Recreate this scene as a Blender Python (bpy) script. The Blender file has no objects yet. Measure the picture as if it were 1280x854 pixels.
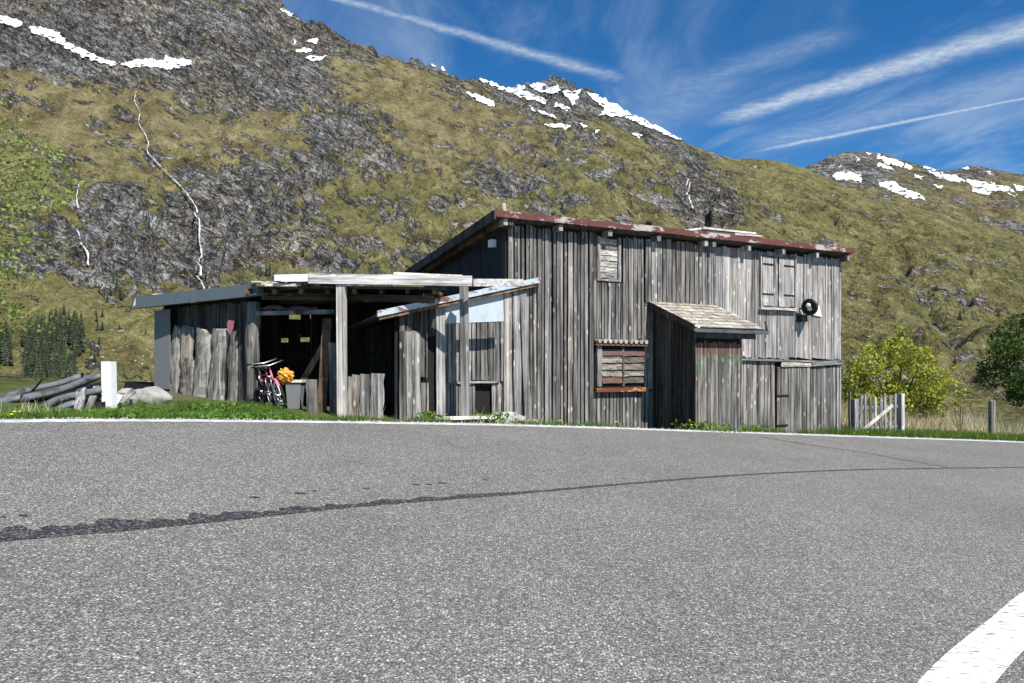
import bpy, bmesh, math, random
import numpy as np
from mathutils import Vector, Matrix
from mathutils.bvhtree import BVHTree

random.seed(7)
rng = np.random.default_rng(7)
C = bpy.context.scene.collection
SC = bpy.context.scene

# ------------------------------------------------------------------ camera, sun, sky
EYE = 1.7
FPX = 950.0
cam_d = bpy.data.cameras.new('camera')
cam = bpy.data.objects.new('camera', cam_d)
C.objects.link(cam)
cam.location = (0, 0, EYE)
cam.rotation_euler = (math.radians(90), 0, 0)
cam_d.sensor_width = 36.0
cam_d.lens = FPX / 1280 * 36
cam_d.shift_y = 33 / 1280
cam_d.clip_start = 0.1
cam_d.clip_end = 20000
SC.camera = cam
SC.view_settings.view_transform = 'Standard'
SC.view_settings.look = 'None'
SC.view_settings.exposure = 0.55
SC.view_settings.gamma = 1.0

SUN_EL = math.radians(51)
SUN_AZ = math.atan2(0.58, -0.815)          # clockwise from +Y
sdir = Vector((math.sin(SUN_AZ) * math.cos(SUN_EL), math.cos(SUN_AZ) * math.cos(SUN_EL), math.sin(SUN_EL)))
sun_d = bpy.data.lights.new('sun', 'SUN')
sun_d.energy = 5.0
sun_d.angle = math.radians(0.5)
sun_d.color = (1.0, 0.965, 0.915)
sun = bpy.data.objects.new('sun', sun_d)
C.objects.link(sun)
sun.rotation_euler = sdir.to_track_quat('Z', 'Y').to_euler()
sun.location = (20, -20, 40)


class NT:
    """small node-tree helper"""
    def __init__(s, tree):
        s.t = tree
        s.n = tree.nodes
        s.l = tree.links

    def new(s, typ, **kw):
        n = s.n.new(typ)
        for k, v in kw.items():
            setattr(n, k, v)
        return n

    def put(s, sock, v):
        if isinstance(v, bpy.types.NodeSocket):
            s.l.new(v, sock)
        elif v is not None:
            sock.default_value = v

    def math(s, op, a, b=None, c=None, clamp=False):
        n = s.new('ShaderNodeMath', operation=op, use_clamp=clamp)
        s.put(n.inputs[0], a)
        s.put(n.inputs[1], b)
        s.put(n.inputs[2], c)
        return n.outputs[0]

    def vmath(s, op, a, b=None):
        n = s.new('ShaderNodeVectorMath', operation=op)
        s.put(n.inputs[0], a)
        s.put(n.inputs[1], b)
        return n.outputs['Value'] if op in ('DOT_PRODUCT', 'LENGTH') else n.outputs[0]

    def noise(s, vec, scale, detail=4, rough=0.55, dist=0.0):
        n = s.new('ShaderNodeTexNoise')
        s.put(n.inputs['Vector'], vec)
        n.inputs['Scale'].default_value = scale
        n.inputs['Detail'].default_value = detail
        n.inputs['Roughness'].default_value = rough
        n.inputs['Distortion'].default_value = dist
        return n.outputs['Fac']

    def vor(s, vec, scale, feature='F1', out='Distance', rand=1.0):
        n = s.new('ShaderNodeTexVoronoi', feature=feature)
        s.put(n.inputs['Vector'], vec)
        n.inputs['Scale'].default_value = scale
        n.inputs['Randomness'].default_value = rand
        return n.outputs[out]

    def ramp(s, fac, stops, interp='LINEAR'):
        n = s.new('ShaderNodeValToRGB')
        n.color_ramp.interpolation = interp
        el = n.color_ramp.elements
        while len(el) < len(stops):
            el.new(0.5)
        for e, (p, c) in zip(el, stops):
            e.position = p
            if not isinstance(c, (tuple, list)):
                c = (c, c, c)
            e.color = (c[0], c[1], c[2], 1)
        s.put(n.inputs['Fac'], fac)
        return n.outputs['Color']

    def mix(s, f, a, b, mode='MIX'):
        n = s.new('ShaderNodeMix', data_type='RGBA', blend_type=mode)
        s.put(n.inputs[0], f)
        for k, v in ((6, a), (7, b)):
            if isinstance(v, (tuple, list)) and len(v) == 3:
                v = (*v, 1)
            s.put(n.inputs[k], v)
        return n.outputs[2]

    def mapping(s, vec, scale=(1, 1, 1), rot=(0, 0, 0), loc=(0, 0, 0)):
        n = s.new('ShaderNodeMapping')
        s.put(n.inputs['Vector'], vec)
        n.inputs['Scale'].default_value = scale
        n.inputs['Rotation'].default_value = rot
        n.inputs['Location'].default_value = loc
        return n.outputs[0]

    def step(s, v, lo, hi):
        n = s.new('ShaderNodeMapRange', interpolation_type='SMOOTHSTEP')
        s.put(n.inputs[0], v)
        n.inputs[1].default_value = lo
        n.inputs[2].default_value = hi
        return n.outputs[0]


def ray(px, py):
    return (px - 640) / FPX, (460 - py) / FPX


def at(px, py, Y):
    a, c = ray(px, py)
    return Vector((a * Y, Y, EYE + c * Y))


# ---- world: physical sky with cirrus and old contrails on a high plane
world = bpy.data.worlds.new('World')
SC.world = world
world.use_nodes = True
wt = NT(world.node_tree)
wt.n.clear()
sky = wt.new('ShaderNodeTexSky', sky_type='NISHITA')
sky.sun_disc = False
sky.sun_elevation = SUN_EL
sky.sun_rotation = SUN_AZ
sky.altitude = 2600
sky.air_density = 1.0
sky.dust_density = 0.15
sky.ozone_density = 3.0
gen = wt.new('ShaderNodeTexCoord').outputs['Generated']
sep = wt.new('ShaderNodeSeparateXYZ')
wt.put(sep.inputs[0], gen)
zc = wt.math('MAXIMUM', sep.outputs[2], 0.03)
U = wt.math('DIVIDE', sep.outputs[0], zc)
V = wt.math('DIVIDE', sep.outputs[1], zc)
comb = wt.new('ShaderNodeCombineXYZ')
wt.put(comb.inputs[0], U)
wt.put(comb.inputs[1], V)
uv = comb.outputs[0]


def uvp(px, py):
    a, c = ray(px, py)
    return Vector((a / c, 1 / c))


def contrail(p, q, w0, w1, strength, ext=(0.0, 1.0), fuzz=0.5, nscale=6.0, ragged=0.6):
    p, q = uvp(*p), uvp(*q)
    d = q - p
    L = d.length
    e = d / L
    nrm = Vector((-e.y, e.x))
    du = wt.math('SUBTRACT', U, p.x)
    dv = wt.math('SUBTRACT', V, p.y)
    t = wt.math('DIVIDE', wt.math('ADD', wt.math('MULTIPLY', du, e.x), wt.math('MULTIPLY', dv, e.y)), L)
    dist = wt.math('ADD', wt.math('MULTIPLY', du, nrm.x), wt.math('MULTIPLY', dv, nrm.y))
    nz = wt.noise(uv, nscale, 5, 0.6)
    wd = wt.math('MAXIMUM', wt.math('MULTIPLY_ADD', t, w1 - w0, w0), min(w0, w1) * 0.6)
    dist = wt.math('ADD', dist, wt.math('MULTIPLY', wt.math('SUBTRACT', nz, 0.5), wt.math('MULTIPLY', wd, ragged * 2)))
    r = wt.math('DIVIDE', wt.math('ABSOLUTE', dist), wd)
    m = wt.math('POWER', 2.718, wt.math('MULTIPLY', wt.math('MULTIPLY', r, r), -1.1 / (0.4 + fuzz)))
    m = wt.math('MULTIPLY', m, wt.step(t, ext[0] - 0.12, ext[0] + 0.12))
    m = wt.math('MULTIPLY', m, wt.math('SUBTRACT', 1.0, wt.step(t, ext[1] - 0.2, ext[1] + 0.1)))
    tex = wt.noise(uv, nscale * 5, 4, 0.6)
    m = wt.math('MULTIPLY', m, wt.math('MULTIPLY_ADD', tex, 1.7, 0.1))
    return wt.math('MULTIPLY', m, strength)


masks = [
    contrail((430, 0), (790, 103), 0.018, 0.034, 0.52, (-0.6, 0.97), 0.9, 8, 1.2),
    contrail((1290, 34), (862, 162), 0.075, 0.060, 0.72, (-0.8, 0.9), 0.9, 6, 1.1),
    contrail((1290, 121), (930, 192), 0.016, 0.034, 0.75, (-0.8, 0.95), 0.8, 9, 0.8),
    contrail((1290, 96), (920, 190), 0.13, 0.14, 0.30, (-0.8, 0.95), 0.9, 4, 0.4),
    contrail((1000, 60), (780, 130), 0.07, 0.09, 0.22, (-0.2, 1.0), 0.9, 5, 0.9),
    contrail((900, 92), (760, 185), 0.16, 0.2, 0.22, (0, 1.1), 0.9, 3, 0.9),
]
streak = wt.noise(wt.mapping(uv, (1.2, 0.5, 1), (0, 0, math.radians(35))), 1.3, 6, 0.62, 0.8)
veil = wt.math('MULTIPLY', wt.step(streak, 0.44, 0.78), 0.42)
tot = veil
for m in masks:
    tot = wt.math('MAXIMUM', tot, m)
tot = wt.math('MINIMUM', tot, 0.9)
skyc = wt.new('ShaderNodeHueSaturation')
skyc.inputs['Saturation'].default_value = 1.32
wt.put(skyc.inputs['Color'], sky.outputs[0])
bg1 = wt.new('ShaderNodeBackground')
wt.put(bg1.inputs[0], skyc.outputs[0])
bg1.inputs[1].default_value = 0.095
bg2 = wt.new('ShaderNodeBackground')
bg2.inputs[0].default_value = (0.60, 0.70, 0.80, 1)
bg2.inputs[1].default_value = 0.72
mxs = wt.new('ShaderNodeMixShader')
wt.put(mxs.inputs[0], tot)
wt.l.new(bg1.outputs[0], mxs.inputs[1])
wt.l.new(bg2.outputs[0], mxs.inputs[2])
wo = wt.new('ShaderNodeOutputWorld')
wt.l.new(mxs.outputs[0], wo.inputs[0])

# ------------------------------------------------------------------ materials
def mat(name, rough=0.8, spec=0.3):
    m = bpy.data.materials.new(name)
    m.use_nodes = True
    nt = NT(m.node_tree)
    b = nt.n['Principled BSDF']
    b.inputs['Roughness'].default_value = rough
    b.inputs['Specular IOR Level'].default_value = spec
    return m, nt, b


def bump(nt, b, h, strength=0.5, dist=0.02):
    n = nt.new('ShaderNodeBump')
    n.inputs['Strength'].default_value = strength
    n.inputs['Distance'].default_value = dist
    nt.put(n.inputs['Height'], h)
    nt.l.new(n.outputs[0], b.inputs['Normal'])


def wpos(nt):
    return nt.new('ShaderNodeNewGeometry').outputs['Position']


def orand(nt):
    return nt.new('ShaderNodeObjectInfo').outputs['Random']


def wood(name, dark, mid, light, along='Z', tint=(0.45, 1.15), knots=0.8, extra=None):
    """weathered timber: grain runs along world Z, or along the object's own long axis when along='O'"""
    m, nt, b = mat(name, 0.85, 0.15)
    r = orand(nt)
    off = nt.math('MULTIPLY', r, 91.0)
    if along == 'O':
        p = nt.new('ShaderNodeTexCoord').outputs['Object']
        sc1, sc2, sc3, kn = (2.4, 2.4, 1.6), (9, 9, 4.0), (0.9, 0.9, 1.3), (1.3, 1.3, 4)
    else:
        p = wpos(nt)
        sc1, sc2, sc3, kn = (19, 19, 0.28), (75, 75, 1.5), (2.2, 2.2, 0.8), (6, 6, 2.4)
        if along == 'X':
            sc1, sc2, sc3, kn = (0.55, 17, 17), (2.6, 60, 60), (0.9, 3, 3), (2.4, 6, 6)
    pv = nt.new('ShaderNodeVectorMath', operation='ADD')
    nt.put(pv.inputs[0], p)
    cv = nt.new('ShaderNodeCombineXYZ')
    for k in range(3):
        nt.put(cv.inputs[k], off)
    nt.put(pv.inputs[1], cv.outputs[0])
    v = pv.outputs[0]
    g1 = nt.noise(nt.mapping(v, sc1), 1.0, 5, 0.6, 0.4)
    g2 = nt.noise(nt.mapping(v, sc2), 1.0, 3, 0.6)
    g3 = nt.noise(nt.mapping(v, sc3), 1.0, 4, 0.6)
    f = nt.math('ADD', nt.math('MULTIPLY', g1, 0.55), nt.math('MULTIPLY', g2, 0.30))
    f = nt.math('ADD', f, nt.math('MULTIPLY', g3, 0.32))
    col = nt.ramp(f, [(0.45, dark), (0.555, mid), (0.655, light)])
    k = nt.vor(nt.mapping(v, kn), 1.0)
    kf = nt.math('SUBTRACT', 1.0, nt.step(k, 0.10, 0.22))
    col = nt.mix(nt.math('MULTIPLY', kf, knots), col, tuple(min(1, c * 1.45) for c in light))
    tn = nt.math('MULTIPLY_ADD', nt.math('FRACT', nt.math('MULTIPLY', r, 7.31)), tint[1] - tint[0], tint[0])
    col = nt.mix(1.0, col, tn, 'MULTIPLY')
    col = nt.mix(nt.math('MULTIPLY', nt.step(nt.math('FRACT', nt.math('MULTIPLY', r, 3.77)), 0.5, 1.0), 0.42), col, nt.mix(1.0, col, (1.10, 0.95, 0.80), 'MULTIPLY'))
    if extra:
        col = extra(nt, col)
    nt.l.new(col, b.inputs['Base Color'])
    bump(nt, b, nt.math('ADD', nt.math('MULTIPLY', g1, 0.7), nt.math('MULTIPLY', g2, 0.5)), 0.7, 0.012)
    return m


def flat(name, col, rough=0.6, spec=0.3, metal=0.0, var=0.25, scale=6.0):
    m, nt, b = mat(name, rough, spec)
    n = nt.noise(wpos(nt), scale, 5, 0.6)
    n2 = nt.noise(wpos(nt), scale * 7, 3, 0.6)
    f = nt.math('ADD', nt.math('MULTIPLY', n, 0.7), nt.math('MULTIPLY', n2, 0.3))
    c = nt.ramp(f, [(0.3, tuple(x * (1 - var) for x in col)), (0.7, tuple(min(1, x * (1 + var)) for x in col))])
    nt.l.new(c, b.inputs['Base Color'])
    b.inputs['Metallic'].default_value = metal
    return m


def peeling(name, col, under, lo, hi, scale=3.0, rough=0.6):
    m, nt, b = mat(name, rough, 0.3)
    n = nt.noise(nt.mapping(wpos(nt), (1, 1, 2.5)), scale, 7, 0.7)
    f = nt.step(n, lo, hi)
    n2 = nt.noise(wpos(nt), scale * 4, 4, 0.6)
    c1 = nt.mix(n2, tuple(x * 0.6 for x in col), tuple(min(1, x * 1.3) for x in col))
    c2 = nt.mix(n2, tuple(x * 0.65 for x in under), tuple(min(1, x * 1.2) for x in under))
    nt.l.new(nt.mix(f, c1, c2), b.inputs['Base Color'])
    return m


def leafmat(name, c1, c2, trans=0.35):
    m, nt, b = mat(name, 0.55, 0.3)
    n = nt.noise(wpos(nt), 1.6, 3, 0.6)
    n2 = nt.noise(wpos(nt), 23.0, 2, 0.6)
    f = nt.math('ADD', nt.math('MULTIPLY', n, 0.5), nt.math('MULTIPLY', n2, 0.5))
    c = nt.ramp(f, [(0.36, c1), (0.64, c2)])
    nt.l.new(c, b.inputs['Base Color'])
    tr = nt.new('ShaderNodeBsdfTranslucent')
    nt.l.new(c, tr.inputs[0])
    mx = nt.new('ShaderNodeMixShader')
    mx.inputs[0].default_value = trans
    nt.l.new(b.outputs[0], mx.inputs[1])
    nt.l.new(tr.outputs[0], mx.inputs[2])
    nt.l.new(mx.outputs[0], nt.n['Material Output'].inputs[0])
    return m


def green_scrawl(nt, col):
    p = wpos(nt)
    s = nt.new('ShaderNodeSeparateXYZ')
    nt.put(s.inputs[0], p)
    z = s.outputs[2]
    n = nt.noise(nt.mapping(p, (5, 5, 3)), 1.0, 5, 0.65, 0.8)
    band = nt.math('MULTIPLY', nt.step(z, 1.35, 1.85), nt.math('SUBTRACT', 1.0, nt.step(z, 1.95, 2.1)))
    g = nt.math('MULTIPLY', nt.step(n, 0.45, 0.60), band)
    col = nt.mix(nt.math('MULTIPLY', g, 0.75), col, (0.035, 0.13, 0.05))
    rb = nt.step(z, 1.98, 2.08)
    return nt.mix(nt.math('MULTIPLY', rb, 0.6), col, (0.13, 0.055, 0.035))


M = {}
M['board'] = wood('weathered_board', (0.030, 0.027, 0.024), (0.140, 0.132, 0.122), (0.36, 0.345, 0.32))
M['beam_white'] = wood('bleached_beam', (0.14, 0.13, 0.12), (0.38, 0.36, 0.335), (0.64, 0.615, 0.58), along='X', tint=(0.85, 1.1))
M['post_white'] = wood('bleached_post', (0.18, 0.17, 0.16), (0.42, 0.40, 0.375), (0.66, 0.64, 0.60), tint=(0.85, 1.1))
M['beam_brown'] = wood('brown_beam', (0.03, 0.022, 0.015), (0.10, 0.075, 0.052), (0.22, 0.17, 0.12), along='X')
M['board_pale'] = wood('pale_weathered_board', (0.060, 0.056, 0.052), (0.215, 0.205, 0.194), (0.45, 0.435, 0.415), tint=(0.62, 1.15), knots=0.8)
M['board_annex'] = wood('porch_board', (0.035, 0.032, 0.028), (0.13, 0.122, 0.11), (0.33, 0.315, 0.29), extra=green_scrawl)
M['board_dark'] = wood('dark_board', (0.014, 0.013, 0.012), (0.05, 0.047, 0.043), (0.12, 0.112, 0.10))  # darkened to put the porch cheek's shade into the board colour
M['board_flat'] = wood('grey_board', (0.06, 0.055, 0.05), (0.25, 0.24, 0.225), (0.52, 0.50, 0.47), along='O')
M['board_white'] = wood('bleached_board', (0.28, 0.26, 0.24), (0.56, 0.53, 0.49), (0.78, 0.75, 0.70), along='O', tint=(0.85, 1.1))
M['board_brown'] = wood('brown_board', (0.03, 0.02, 0.012), (0.11, 0.075, 0.045), (0.24, 0.17, 0.11), along='O')
M['log'] = wood('weathered_log', (0.035, 0.032, 0.027), (0.15, 0.14, 0.122), (0.35, 0.33, 0.295), tint=(0.65, 1.1))
M['slat'] = wood('brown_slat', (0.05, 0.042, 0.033), (0.15, 0.132, 0.11), (0.29, 0.265, 0.23), along='O', knots=0.2)
M['shingle'] = wood('wooden_shingle', (0.16, 0.14, 0.11), (0.36, 0.325, 0.265), (0.56, 0.52, 0.44), along='O', tint=(0.6, 1.15), knots=0.0)
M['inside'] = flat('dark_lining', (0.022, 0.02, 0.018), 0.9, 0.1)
M['fascia'] = peeling('rusty_sheet_metal', (0.125, 0.045, 0.036), (0.44, 0.39, 0.37), 0.505, 0.56, 1.3, 0.6)
M['barge'] = peeling('peeling_blue_sheet', (0.44, 0.52, 0.56), (0.20, 0.085, 0.06), 0.525, 0.585, 2.2, 0.5)
M['bluepanel'] = flat('pale_blue_sheet', (0.45, 0.51, 0.545), 0.55, 0.3, 0, 0.12, 3)
M['navy'] = flat('dark_navy_paint', (0.020, 0.027, 0.040), 0.7, 0.2, 0, 0.3, 2)
M['black'] = flat('black_paint', (0.010, 0.010, 0.011), 0.5, 0.4, 0, 0.2)
M['gutter'] = flat('grey_coated_metal', (0.115, 0.140, 0.160), 0.42, 0.5, 0.0, 0.10, 4)
M['panel_grey'] = flat('grey_fibre_panel', (0.20, 0.205, 0.21), 0.7, 0.2, 0, 0.08, 3)
M['red_slat'] = flat('faded_red_slat', (0.14, 0.082, 0.066), 0.8, 0.15, 0, 0.35, 9)
M['rust_sill'] = peeling('rusty_sill', (0.16, 0.05, 0.028), (0.56, 0.30, 0.12), 0.52, 0.6, 2.4)
M['cream'] = flat('cream_enamel', (0.72, 0.66, 0.52), 0.4, 0.4, 0, 0.12)
M['white'] = flat('white_enamel', (0.82, 0.82, 0.80), 0.4, 0.4, 0, 0.08)
M['iron'] = flat('dark_iron', (0.03, 0.028, 0.027), 0.6, 0.4, 0.6, 0.3)
M['stone'] = None
M['rubber'] = flat('tyre_rubber', (0.03, 0.03, 0.032), 0.8, 0.2, 0, 0.3)
M['steel'] = flat('dull_steel', (0.5, 0.5, 0.5), 0.35, 0.5, 0.8, 0.15)
M['pink_paint'] = flat('faded_pink_paint', (0.56, 0.16, 0.22), 0.4, 0.5, 0, 0.3, 14)
M['red_paint'] = flat('dark_red_paint', (0.23, 0.03, 0.045), 0.4, 0.5, 0, 0.3, 14)
M['orange'] = peeling('orange_cloth', (0.62, 0.20, 0.02), (0.72, 0.50, 0.10), 0.46, 0.58, 7.0, 0.8)
M['pink_cloth'] = flat('pink_cloth', (0.26, 0.11, 0.16), 0.9, 0.1, 0, 0.4, 8)
M['pink_spray'] = flat('pink_spray_paint', (0.46, 0.17, 0.21), 0.7, 0.2, 0, 0.3, 20)
M['corrugated'] = peeling('galvanised_sheet', (0.15, 0.165, 0.175), (0.06, 0.052, 0.045), 0.48, 0.62, 3.0, 0.5)
M['needle'] = leafmat('spruce_needles', (0.010, 0.017, 0.007), (0.030, 0.042, 0.016), 0.05)
M['needle_light'] = leafmat('spruce_needles_light', (0.020, 0.030, 0.010), (0.055, 0.070, 0.022), 0.05)
M['trunk'] = flat('bark', (0.09, 0.075, 0.06), 0.9, 0.1, 0, 0.4, 8)
M['leaf_bush'] = leafmat('yellow_green_leaf', (0.09, 0.12, 0.014), (0.60, 0.60, 0.09), 0.35)
M['leaf_dark'] = leafmat('dark_green_leaf', (0.028, 0.055, 0.010), (0.12, 0.20, 0.038), 0.35)
M['leaf_pale'] = leafmat('pale_green_leaf', (0.17, 0.24, 0.045), (0.42, 0.49, 0.14), 0.45)
M['grass'] = leafmat('verge_grass_blade', (0.05, 0.11, 0.016), (0.19, 0.31, 0.05), 0.4)
M['weed'] = leafmat('weed_leaf', (0.05, 0.12, 0.016), (0.22, 0.36, 0.06), 0.4)
M['straw'] = leafmat('dry_grass_blade', (0.40, 0.33, 0.18), (0.76, 0.67, 0.44), 0.3)
M['yellow'] = flat('yellow_petals', (0.85, 0.65, 0.03), 0.6, 0.2, 0, 0.1)
M['snow'] = flat('old_snow', (0.74, 0.75, 0.76), 0.7, 0.2, 0, 0.22, 0.06)
M['water'] = flat('white_water', (0.50, 0.51, 0.52), 0.5, 0.4, 0, 0.55, 0.22)


def stone_mat():
    m, nt, b = mat('pale_rock', 0.9, 0.15)
    p = wpos(nt)
    n = nt.noise(p, 3.0, 8, 0.65, 0.3)
    n2 = nt.noise(p, 22.0, 4, 0.6)
    c = nt.ramp(nt.math('ADD', nt.math('MULTIPLY', n, 0.7), nt.math('MULTIPLY', n2, 0.3)),
                [(0.33, (0.16, 0.155, 0.14)), (0.5, (0.33, 0.32, 0.29)), (0.68, (0.52, 0.50, 0.46))])
    nt.l.new(c, b.inputs['Base Color'])
    bump(nt, b, n, 0.6, 0.05)
    return m


M['stone'] = stone_mat()


def asphalt_mat():
    m, nt, b = mat('worn_asphalt', 0.85, 0.18)
    p = wpos(nt)
    big = nt.noise(p, 0.35, 5, 0.6)
    wob = nt.noise(p, 40, 3, 0.6)
    stones = nt.new('ShaderNodeTexVoronoi', feature='F1')
    nt.put(stones.inputs['Vector'], p)
    stones.inputs['Scale'].default_value = 50
    rnd = nt.new('ShaderNodeSeparateColor')
    nt.put(rnd.inputs[0], stones.outputs['Color'])
    stones2 = nt.new('ShaderNodeTexVoronoi', feature='F1')
    nt.put(stones2.inputs['Vector'], p)
    stones2.inputs['Scale'].default_value = 130
    rnd2 = nt.new('ShaderNodeSeparateColor')
    nt.put(rnd2.inputs[0], stones2.outputs['Color'])
    base = nt.ramp(rnd.outputs[0], [(0.0, (0.042, 0.042, 0.042)), (0.5, (0.080, 0.080, 0.078)),
                                    (0.72, (0.15, 0.15, 0.145)), (0.86, (0.30, 0.30, 0.287)), (1.0, (0.54, 0.53, 0.505))])
    fine = nt.ramp(rnd2.outputs[0], [(0.0, (0.055, 0.055, 0.055)), (0.6, (0.11, 0.11, 0.108)), (1.0, (0.34, 0.34, 0.33))])
    core = nt.step(stones.outputs['Distance'], 0.62, 0.30)
    col = nt.mix(nt.math('SUBTRACT', 1.0, nt.step(stones.outputs['Distance'], 0.28, 0.50)), fine, base)
    stain = nt.noise(p, 1.7, 6, 0.7)
    tn = nt.math('ADD', nt.math('MULTIPLY_ADD', big, 0.55, 0.62), nt.math('MULTIPLY', stain, 0.42))
    col = nt.mix(1.0, col, tn, 'MULTIPLY')
    col = nt.mix(1.0, col, (1.06, 1.02, 0.95), 'MULTIPLY')
    nt.l.new(col, b.inputs['Base Color'])
    h = nt.math('SUBTRACT', nt.math('MULTIPLY', wob, 0.3), stones.outputs['Distance'])
    bump(nt, b, h, 0.5, 0.006)
    return m


M['asphalt'] = asphalt_mat()


def tar_mat():
    m, nt, b = mat('tar_joint', 0.6, 0.3)
    p = wpos(nt)
    r = nt.vor(p, 70, 'F1', 'Color')
    s = nt.new('ShaderNodeSeparateColor')
    nt.put(s.inputs[0], r)
    c = nt.ramp(s.outputs[0], [(0.0, (0.016, 0.016, 0.016)), (0.75, (0.040, 0.040, 0.040)), (0.95, (0.18, 0.18, 0.175))])
    nt.l.new(c, b.inputs['Base Color'])
    bump(nt, b, nt.noise(p, 60, 3), 0.5, 0.006)
    return m


def paint_mat():
    m, nt, b = mat('road_paint', 0.7, 0.3)
    p = wpos(nt)
    n = nt.noise(nt.mapping(p, (9, 40, 9), (0, 0, -0.7)), 1.0, 5, 0.7)
    n2 = nt.noise(p, 1.6, 3, 0.6)
    f = nt.step(nt.math('ADD', n, nt.math('MULTIPLY', n2, 0.25)), 0.665, 0.70)
    c = nt.mix(f, (0.80, 0.80, 0.78), (0.22, 0.22, 0.21))
    nt.l.new(c, b.inputs['Base Color'])
    bump(nt, b, nt.noise(p, 90, 3), 0.4, 0.004)
    return m


M['tar'] = tar_mat()
M['paint'] = paint_mat()
M['paint_worn'] = peeling('worn_road_paint', (0.40, 0.40, 0.39), (0.62, 0.62, 0.60), 0.42, 0.56, 5.0, 0.8)


def ground_mat():
    m, nt, b = mat('verge_soil_and_turf', 0.95, 0.1)
    p = wpos(nt)
    n = nt.noise(p, 0.8, 6, 0.65)
    n2 = nt.noise(p, 14, 5, 0.65)
    f = nt.math('ADD', nt.math('MULTIPLY', n, 0.6), nt.math('MULTIPLY', n2, 0.4))
    c = nt.ramp(f, [(0.36, (0.035, 0.055, 0.014)), (0.5, (0.07, 0.085, 0.025)), (0.62, (0.14, 0.115, 0.07))])
    nt.l.new(c, b.inputs['Base Color'])
    bump(nt, b, n2, 0.6, 0.04)
    return m


M['ground'] = ground_mat()


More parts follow.
